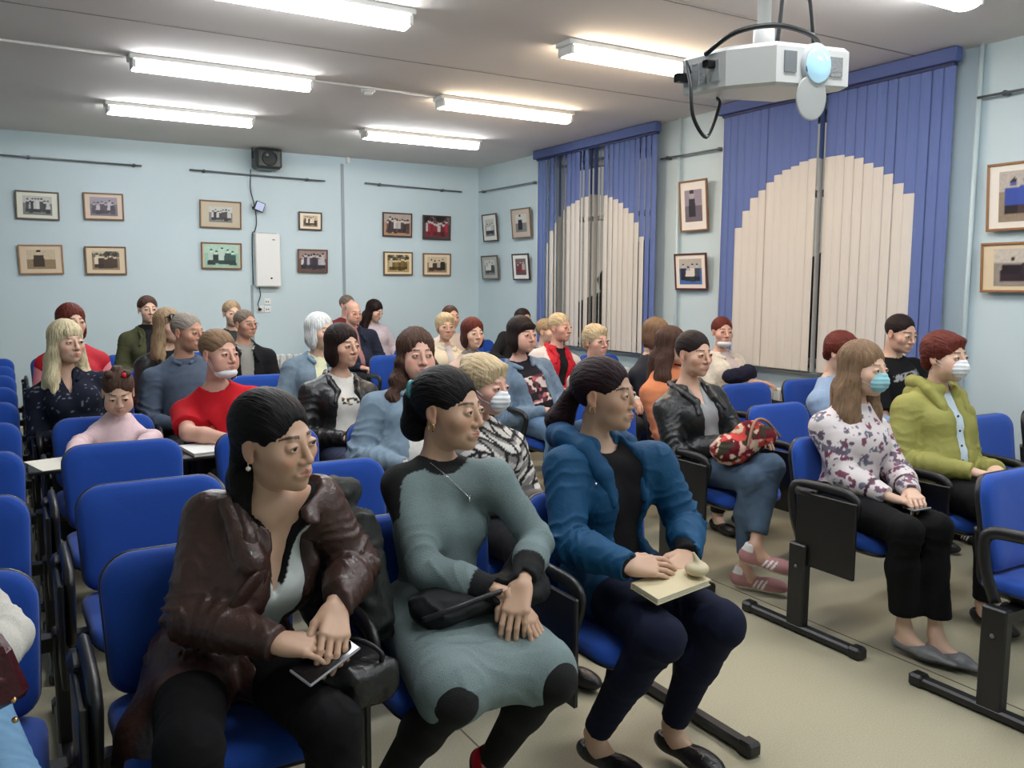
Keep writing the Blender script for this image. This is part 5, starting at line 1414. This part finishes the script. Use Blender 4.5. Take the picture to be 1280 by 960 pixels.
 dict(key='sunglasses', label='woman with fair brown hair and dark sunglasses pushed up, black leather jacket', seat=(.98, 6.56), head=(.98, 6.42, 1.34), A=40, sh=.16, hair=('dblond', 'long'), wear=[TR(), T_('top', (30, 30, 30), M_cloth, inf=.006), T_('jacket', (28, 30, 30), M_leather, inf=.020, neck=.074, open=(.04, .03, .1), wr=.009), roll('lapel', (30, 32, 32), M_leather, .014)]),
 dict(key='oliveman', label='woman in an olive green jacket and black turtleneck against the back wall', seat=(1.04, 8.24), head=(1.07, 8.12, 1.41), A=14, sh=.17, build=1.1, hair=('brown', 'back'), wear=[TR(), T_('turtleneck', (20, 20, 22), M_knit, inf=.010, neck=0, sleeves='none', collar=(.05, .022, .03)), T_('jacket', (72, 74, 50), M_cloth, inf=.022, neck=.072, open=(.03, .02, .1), wr=.012), roll('lapel', (70, 72, 50), M_cloth, .014)]),
 dict(key='auburn', label='woman with dark red curly hair in a red vest over a pink sleeve top', seat=(.38, 6.56), head=(.37, 6.44, 1.375), A=22, sh=.17, build=1.1, hair=('auburn', 'bob'), wear=[TR(), T_('top', (214, 132, 140), M_cloth, inf=.012, neck=.06), T_('vest', (178, 22, 40), M_nylon, inf=.028, neck=.075, sleeves='none', open=(.04, .03, .1))]),
 dict(key='behindman', label='woman mostly hidden behind the bespectacled man, hair tied back', seat=(1.72, 8.24), head=(1.79, 8.12, 1.365), A=16, sh=.16, hair=('dblond', 'back'), wear=[TR(), T_('jacket', (52, 58, 56), M_cloth, inf=.018)]),
 dict(key='manglass', male=1, glasses=1, label='man with glasses in a black jacket over a grey shirt', seat=(1.68, 7.40), head=(1.71, 7.28, 1.305), A=38, sh=.20, build=1.1, skin='deep', hair=('greyb', 'short'), wear=[TR(), T_('shirt', (140, 140, 134), M_cloth, inf=.008, neck=.06), T_('jacket', (18, 18, 22), M_cloth, inf=.020, neck=.078, open=(.06, .04, .1), wr=.012), roll('collar', (150, 150, 142), M_cloth, .011, pts=FLAT), roll('lapel', (20, 20, 24), M_cloth, .014)]),
 dict(key='scarf', label='woman with white fair hair in a denim jacket behind the black leather jacket', seat=(1.72, 5.72), head=(1.81, 5.60, 1.32), A=40, sh=.17, build=1.1, hair=('white', 'bob'), wear=[TR(), T_('top', (208, 210, 176), M_cloth, inf=.008, neck=.06), T_('jacket', (110, 128, 142), M_denim, inf=.019, neck=.078, open=(.04, .03, .1), wr=.015), roll('collar', (116, 142, 160), M_denim, .016, pts=FLAT)]),
 dict(key='bobleather', hero=1, label='woman with a black bob in a black leather jacket over a white printed t-shirt', seat=(1.62, 4.88), head=(1.66, 4.73, 1.285), A=38, az=2, hs=1.03, sh=.17, build=1.08, skin='mid', hair=('dkbrown', 'bobside'), wear=[T_('t_shirt', (216, 214, 208), M_cloth, inf=.008, neck=.062, wr=.002, sleeves='none', fn=print_fn((-.05, .07, .60, .70), ((120, 100, 60), (50, 44, 34)), 70, .6)), TR((34, 44, 70), M_denim), T_('jacket', (26, 27, 28), M_leather, inf=.022, neck=.078, open=(.065, .060, .1), wr=.016), roll('collar', (28, 29, 30), M_leather, [.013, .014, .015, .020, .020, .012])]),
 dict(key='manleft', male=1, label='man with greying hair in the last row behind the bald man', seat=(3.26, 9.54), head=(3.37, 9.42, 1.40), A=40, sh=.18, hair=('greyb', 'short'), skin='pink', wear=[TR(), T_('jacket', (110, 44, 48), M_cloth, inf=.018)]),
 dict(key='bald', male=1, label='bald elderly man in a dark navy jacket near the back wall', seat=(3.15, 8.68), head=(3.12, 8.56, 1.345), A=30, nod=8, sh=.21, build=1.2, skin='pink', hair=('grey', 'bald'), wear=[TR(), T_('shirt', (150, 110, 110), M_cloth, inf=.008), T_('jacket', (32, 38, 54), M_cloth, inf=.020, neck=.075, open=(.035, .02, .2), wr=.012), roll('lapel', (34, 40, 56), M_cloth, .014)]),
 dict(key='darkgirl', label='girl with long dark hair looking down in the last row', seat=(3.76, 9.54), head=(3.69, 9.40, 1.335), A=52, nod=22, sh=.15, hair=('dkbrown', 'long'), wear=[TR(), T_('top', (190, 176, 180), M_cloth, inf=.014)]),
 dict(key='cream', label='woman with short blond hair in a cream coat', seat=(3.30, 6.96), head=(3.35, 6.84, 1.265), A=14, sh=.18, build=1.1, skin='mid', hair=('blond', 'shortw'), wear=[TR(), T_('top', (190, 186, 190), M_cloth, inf=.010), T_('coat', (214, 202, 178), M_cloth, inf=.020, neck=.07, open=(.03, .015, .1), collar=(.08, .020, .01)), roll('collar', (218, 206, 184), M_cloth, [.020, .022, .022, .022, .016], pts=FLAT)]),
 dict(key='behindcream', male=1, label='dark haired person whose face shows just above the cream coat woman', seat=(3.84, 7.82), head=(3.83, 7.70, 1.315), A=26, sh=.18, hair=('brown', 'short'), skin='mid', wear=[TR(), T_('top', (196, 180, 170), M_cloth, inf=.014)]),
 dict(key='brownbob', label='woman with a red brown bob in a grey turtleneck and sleeveless beige top', seat=(3.20, 6.10), head=(3.165, 5.97, 1.255), A=26, sh=.16, hair=('auburn', 'bob'), hairfn=tips((60, 34, 28)), wear=[TR(), T_('turtleneck', (130, 122, 118), M_knit, inf=.010, neck=0, sleeves='none', collar=(.050, .020, .03)), T_('cardigan', (206, 180, 164), M_knit, inf=.018, neck=.07, open=(.05, .05, .1))]),
 dict(key='bobdenim', hero=1, label='woman with a black bob in a light denim jacket over a printed black t-shirt', seat=(3.18, 5.24), head=(3.10, 5.11, 1.295), A=40, az=-2, hs=1.05, sh=.19, build=1.2, skin='pink', hair=('dkbrown', 'bobbang'), wear=[T_('t_shirt', (28, 26, 32), M_cloth, inf=.012, neck=.066, wr=.002, sleeves='none', fn=print_fn((-.09, .09, .26, .72), ((176, 96, 100), (214, 196, 188), (90, 50, 60)), 34, .56)), TR((92, 120, 150), M_denim), T_('jacket', DEN, M_denim, inf=.020, neck=.082, open=(.075, .070, .05), wr=.015, collar=(.085, .014, -.005)), roll('collar', (114, 134, 154), M_denim, [.013, .014, .016, .018, .016], pts=FLAT)]),
 dict(key='behindbob', label='dark haired person in black seen over the black bob', seat=(4.46, 7.82), head=(4.68, 7.70, 1.275), A=34, sh=.18, hair=('dkbrown', 'back'), skin='mid', wear=[TR(), T_('jacket', (26, 26, 28), M_cloth, inf=.018)]),
 dict(key='blondred', hero=1, label='blond woman in a red and white jacket beside the far blind', seat=(3.90, 6.10), head=(3.99, 5.97, 1.285), A=52, az=-2, sh=.18, build=1.05, skin='pink', hair=('blond', 'back'), wear=[TR(), T_('top', (22, 20, 24), M_cloth, inf=.008, neck=.06, sleeves='none'), T_('jacket', (214, 204, 200), M_nylon, inf=.020, neck=.074, open=(.04, .03, .1), fn=vest, wr=.012, collar=(.08, .016, .0)), roll('collar', (182, 22, 40), M_nylon, [.018, .020, .020, .022, .020, .012])]),
 dict(key='bunbehind', label='fair haired woman glimpsed behind the red and white jacket', seat=(4.44, 6.96), head=(4.42, 6.84, 1.20), A=60, sh=.16, hair=('dblond', 'back'), wear=[TR(), T_('jacket', (46, 46, 48), M_cloth, inf=.018)]),
 dict(key='glasses', hero=1, glasses=1, label='blond elderly woman with glasses in a pale cardigan', seat=(3.80, 5.24), head=(3.745, 5.12, 1.225), A=40, sh=.18, build=1.1, skin='pink', hair=('blond', 'shortw'), wear=[TR((60, 60, 66)), T_('shirt', (216, 150, 150), M_cloth, inf=.008, neck=.06), T_('cardigan', (206, 196, 186), M_knit, inf=.020, neck=.078, open=(.035, .03, .1), wr=.012), roll('collar', (196, 150, 150), M_cloth, .010, pts=FLAT)]),
 dict(key='navyjacket', label='woman with a light brown bob in a navy jacket, face turned away', seat=(4.42, 5.24), head=(4.33, 5.12, 1.26), A=84, nod=10, sh=.18, build=1.1, hair=('lbrown', 'bob'), hairfn=tips((96, 70, 56)), wear=[TR(), T_('jacket', (22, 26, 38), M_nylon, inf=.022, collar=(.075, .02, 0))]),
 dict(key='orange', label='long brown haired woman in an orange jacket, partly hidden', seat=(3.82, 4.38), head=(3.74, 4.27, 1.245), A=76, nod=6, sh=.17, build=1.05, hair=('brown', 'long'), wear=[TR(), T_('jacket', (206, 128, 88), M_cloth, inf=.022, wr=.012)]),
 dict(key='whitejacket', hero=1, label='auburn haired woman in an off white jacket, white mask under her chin', seat=(5.06, 5.24), head=(5.01, 5.12, 1.265), A=22, sh=.18, build=1.1, skin='pink', hair=('auburn', 'back'), mask='chin', arms='fold', wear=[TR(), T_('top', (206, 190, 186), M_cloth, inf=.010, neck=.06), T_('jacket', (222, 212, 196), M_denim, inf=.020, neck=.076, open=(.05, .04, .1), wr=.012, collar=(.082, .015, 0)), roll('collar', (226, 216, 200), M_denim, [.012, .014, .016, .018, .016], pts=FLAT)]),
 dict(key='lightblue', label='auburn short haired person in a light blue shirt, looking down behind the floral blouse', seat=(4.42, 3.52), head=(4.34, 3.42, 1.235), A=62, nod=16, sh=.175, build=1.1, hair=('auburn', 'shortw'), wear=[TR(), T_('shirt', (142, 162, 188), M_cloth, inf=.018, wr=.012)]),
 dict(key='blacktee', male=1, hero=1, label='young man with cropped dark hair in a black t-shirt with grey lettering', seat=(4.94, 3.52), head=(4.86, 3.40, 1.34), A=48, nod=12, sh=.21, build=1.15, skin='mid', hair=('dkbrown', 'short'), sleeve='short', wear=[TR((30, 34, 44), M_denim), T_('t_shirt', (16, 16, 18), M_cloth, inf=.014, neck=.060, wr=.006, sleeves='short', fn=print_fn((-.13, .13, .74, .82), ((150, 150, 150),), 80, .45))]),
 dict(key='leftedge', hero=1, label='person in a white top and blue jeans cut by the left edge of the photo', seat=(-.22, 2.36), head=(-.34, 2.16, 1.27), A=50, sh=.165, build=1.05, hair=('brown', 'bob'), arms='lap',
      J=dict(EL=(-.045, 2.03, .76), WL=(-.10, 1.84, .76), KL=(-.045, 1.72, .555), AL=(-.05, 1.74, .10)),
      wear=[TR((108, 150, 184), M_denim), T_('top', (206, 204, 196), M_knit, inf=.016, wr=.005)]),
]
PEOPLE = {}
for d in CAST:
    PEOPLE[d['key']] = make_person(d)
# ------------------------------------------------------------------ things held, worn and lying about
def blob(prims, h, m, name, parent=None, label=None, cat=None, color=None, fn=None, wr=0.0, seed=0):
    V, F = sdf_mesh(prims, h)
    if wr:
        N = vnormals(V, F); w1 = vnoise(V * 13 + seed); w2 = vnoise(V * 31 + seed + 4)
        r = 1 - np.abs(np.sin((V[:, 2] * 60 + w1 * 12 + w2 * 4) * .5)); V = V + N * (wr * (r ** 1.5 - .4) * (.4 + w1))[:, None]
    C = None
    if color is not None:
        C = np.tile(srgb(color), (len(V), 1)).astype(np.float32)
        if fn: C = fn(V, C)
    c = V.mean(0); c[2] = V[:, 2].min()
    if parent is not None: o = obj(name, npmesh(name, V - np.array(parent.location), F, True, C), m, parent)
    else:
        o = obj(name, npmesh(name, V - c, F, True, C), m, None, tuple(c))
        tag(o, label, cat)
    return o
def P_of(k): return PEOPLE[k]

# hand bags and coats
hb = empty('handbag', (.64, 1.83, .535), 'black leather handbag on the lap of the brown coat woman', 'bag')
blob([boxp((.645, 1.835, .60), (.045, .080, .020), .01, R=rot_z(.3), rd=.028), ell((.62, 1.80, .60), (.06, .05, .04), .03)], .006, M_leather, 'bag_body', hb, color=(9, 9, 10), wr=.006)
tb = MB().tube(smoothpath([(.05, -.06, .09), (.055, -.07, .13), (.02, -.02, .15), (-.02, .04, .13), (-.03, .05, .09)], 5), .006, 6); tb.build('strap', M_black, hb)
Rg = rot_z(-.12) @ rot_x(.25)
def phone(loc, rot, label, col_=(20, 20, 24), edge=(150, 150, 156)):
    p = empty('phone', loc, label, 'phone'); p.rotation_euler = rot
    MB().box((-.036, -.074, -.004), (.036, .074, .004), .003).build('phone_case', mat('phone case %d' % edge[0], edge, .45), p)
    MB().box((-.033, -.070, .0035), (.033, .070, .0046)).build('screen', mat('dark phone glass', (12, 13, 16), .08), p)
phone((.572, 1.785, .668), (math.radians(16), math.radians(14), math.radians(-66)), 'dark phone with silver edge held by the brown coat woman')
phone((3.185, 2.115, .600), (math.radians(-8), math.radians(-12), math.radians(-35)), 'grey phone held by the woman with the turquoise mask', edge=(120, 126, 130))
def coatc(c): return c
blob([ell((.735, 2.25, .84), (.075, .085, .13), .05), ell((.80, 2.22, .70), (.075, .11, .13), .05), ell((.77, 2.24, .93), (.06, .06, .045), .03), cone((.79, 2.14, .85), (.80, 2.06, .62), .05, .055, .04), ell((.72, 2.30, .66), (.07, .06, .14), .05)],
     .008, M_nylon, 'jacket', label='dark grey green puffer jacket stuffed between the brown coat and the grey dress', cat='jacket', color=(34, 38, 36), wr=.012, seed=2)
gb_ = empty('shoulder_bag', (1.05, 1.96, .60), 'soft black bag on the lap of the woman in the grey dress', 'bag')
blob([ell((1.02, 1.97, .665), (.155, .085, .050), .03), ell((.93, 1.96, .655), (.07, .075, .045), .03), ell((1.17, 1.955, .665), (.10, .07, .055), .04), ell((1.22, 2.0, .70), (.05, .05, .07), .04)], .007, M_nylon, 'bag_body', gb_, color=(22, 24, 26), wr=.009, seed=5)
MB().tube(smoothpath([(-.19, -.06, .06), (-.12, -.09, .085), (-.03, -.09, .10), (.06, -.08, .105)], 5), .008, 6, sx=.5).build('strap', M_black, gb_)
bk = empty('booklet', (1.60, 1.815, .640), 'cream booklet held on the lap of the woman in the blue coat', 'book')
bk.rotation_euler = (math.radians(10), math.radians(-3), math.radians(6))
MB().box((-.105, -.055, 0), (.115, .05, .004), .001).box((-.105, -.055, .016), (.115, .05, .020), .001).box((-.107, .046, 0), (.117, .051, .02), .001).build('cover', mat('cream cover', (206, 192, 156), .6), bk)
MB().box((-.10, -.051, .004), (.111, .045, .016)).build('pages', mat('paper', (232, 228, 214), .8), bk)
blob([ell((1.69, 1.80, .685), (.035, .035, .022), .01), cone((1.69, 1.795, .70), (1.675, 1.80, .735), .012, .004, .01)], .004, M_satin, 'cloth_pouch', label='small pale knotted pouch beside the cream booklet', cat='pouch', color=(206, 192, 160))
def bagpat(V, C):
    for i, (c, s_, t) in enumerate((((196, 70, 62), 16, .50), ((216, 176, 160), 24, .60), ((96, 20, 34), 20, .56), ((210, 190, 160), 44, .66), ((60, 56, 44), 30, .66))):
        n = vnoise(V * s_ + i * 7.7); C[n > t] = srgb(c)
    return C
lb = empty('patterned_bag', (3.14, 3.03, .60), 'red patchwork fabric bag on the lap of the woman in the black leather jacket', 'bag')
blob([ell((3.07, 3.04, .700), (.13, .085, .080), .05), ell((3.22, 3.03, .745), (.13, .075, .065), .05), ell((3.16, 3.02, .79), (.10, .03, .05), .03)], .006, M_cloth, 'bag_body', lb, color=(130, 40, 48), fn=bagpat, wr=.006)
MB().tube(smoothpath([(-.06, -.08, .12), (-.01, -.06, .22), (.06, -.03, .245), (.14, -.02, .22), (.22, -.03, .14)], 5), .008, 6).build('strap', mat('bag strap tan', (150, 110, 90), .6), lb)
blob([ell((4.92, 4.88, .80), (.12, .07, .065), .04), ell((5.04, 4.86, .82), (.08, .07, .07), .04)], .01, M_cloth, 'bag', label='small navy bag on the lap of the woman in the off white jacket', cat='bag', color=(30, 30, 48), wr=.008)
mbg = empty('maroon_handbag', (-.14, 1.82, .60), 'maroon leather handbag with brass studs at the left edge', 'bag')
mm = mat('maroon leather', (66, 16, 26), .3, bump=.25, bscale=80, var=.1, vscale=14)
Rb = Matrix.Rotation(math.radians(-16), 3, 'Y') @ Matrix.Rotation(math.radians(10), 3, 'Z')
MB().box((-.17, -.07, .085), (.125, .06, .195), .012, R=Rb).build('bag_body', mm, mbg)
MB().tube(smoothpath([(-.17, -.085, .13), (-.02, -.09, .235), (.10, -.09, .185)], 5), .007, 6).build('handle', mm, mbg)
st = MB()
for dz in (0, -.038): st.lathe([(.006, 0), (.005, .005), (.002, .007)], (.112, -.092, .150 + dz), (.15, -1, 0), 10)
st.build('stud', M_gold, mbg)
def notebook(loc, rz, w, h, t, label, m, cat='notebook'):
    o = empty('notebook', loc, label, cat); o.rotation_euler = (0, 0, rz)
    MB().box((-w / 2, -h / 2, 0), (w / 2, h / 2, t * .8)).build('pages', mat('paper', (232, 228, 214), .8), o)
    MB().box((-w / 2 - .003, -h / 2 - .003, t * .8), (w / 2 + .003, h / 2 + .003, t)).build('cover', m, o)
notebook((.82, 4.36, .682), .1, .20, .26, .018, 'white notebook under the arm of the woman in red', mat('white card', (236, 238, 236), .6))
o = MB().box((-.10, -.14, 0), (.10, .14, .0015)).build('paper_sheet', mat('paper', (232, 228, 214), .8)); o.location = (.16, 4.38, .6815); o.rotation_euler = (0, 0, .25); tag(o, 'sheet of white paper the small girl draws on', 'paper')
o = MB().box((-.07, -.05, 0), (.07, .05, .012), .003).build('notebook', MATS['white card']); o.location = (.50, 4.44, .682); tag(o, 'small white pad in front of the small girl', 'notebook')

# ------------------------------------------------------------------ details worn by the nearest people
root, J, O, toW = P_of('greydress')
mb = MB(); T = J['T']; N = J['N']
def onT(k, x, y, z):
    J = PEOPLE[k][1]; O = PEOPLE[k][2]; return tuple(J['N'] + J['T'] @ V3(x, y, z) - O)
mb.tube(smoothpath([onT('greydress', -.060, -.035, .030), onT('greydress', -.050, -.100, -.006), onT('greydress', -.012, -.130, -.052), onT('greydress', .004, -.138, -.066), onT('greydress', .02, -.130, -.052), onT('greydress', .054, -.098, -.006), onT('greydress', .062, -.035, .030)], 6), .0014, 5)
mb.tube([onT('greydress', .004, -.139, -.066), onT('greydress', .004, -.141, -.082)], .003, 6)
mb.build('necklace', M_silver, root)
cl = MB(); c0 = toW((-.045, .085, .062))
pts = [toW((-.052 + .016 * math.cos(t), .098 + .0 * t, .052 + .022 * math.sin(t))) for t in np.linspace(0, 2 * math.pi, 13)]
cl.tube(pts, .006, 6, cap=False); cl.tube([toW((-.066, .10, .052)), toW((-.038, .10, .052))], .005, 6)
cl.build('hair_clip', mat('teal plastic', (60, 132, 140), .35), root)
root, J, O, toW = P_of('bluecoat')
MB().tube([toW((.028 * math.cos(t), .112 + .010 * math.sin(t * 2) * 0, -.012 + .028 * math.sin(t))) for t in np.linspace(0, 2 * math.pi, 15)], .006, 6, cap=False).build('hair_tie', M_silver, root)
sn = MB()
for (x, z) in ((-.125, -.10), (.105, -.045)): sn.lathe([(.006, 0), (.005, .004)], onT('bluecoat', x, -.128 if x < 0 else -.10, z), tuple(-J['T'][:, 1]), 8)
sn.build('cord_stopper', M_silver, root)
root, J, O, toW = P_of('child')
MB().lathe([(.004, -.012), (.012, -.008), (.014, 0), (.012, .008), (.004, .012)], toW((.03, -.03, .118)), (1, 0, 0), 12).build('hair_bobble', mat('red plastic', (200, 30, 46), .35), root)
root, J, O, toW = P_of('sunglasses')
sg = MB()
for s_ in (-1, 1): sg.lathe([(.030, -.002), (.030, .002)], toW((s_ * .034, -.082, .060)), tuple(J['RH'] @ V3(0, -.85, .5)), 14)
sg.tube([toW((-.07, -.05, .062)), toW((-.03, -.086, .066)), toW((.03, -.086, .066)), toW((.07, -.05, .062))], .003, 5)
sg.build('sunglasses', mat('dark lens', (14, 12, 16), .08), root)
root, J, O, toW = P_of('green')
bt = MB()
for z in (-.12, -.19, -.26, -.33): bt.lathe([(.0065, 0), (.005, .004)], onT('green', -.045, -.155 - .05 * min(1, abs(z) / .3), z), tuple(-J['T'][:, 1]), 8)
bt.build('button', mat('dark olive plastic', (56, 56, 30), .4), root)
root, J, O, toW = P_of('brown')
MB().tube([onT('brown', -.088, -.098, -.035), onT('brown', -.062, -.128, -.10)], .004, 5).build('zip', M_grey, root)
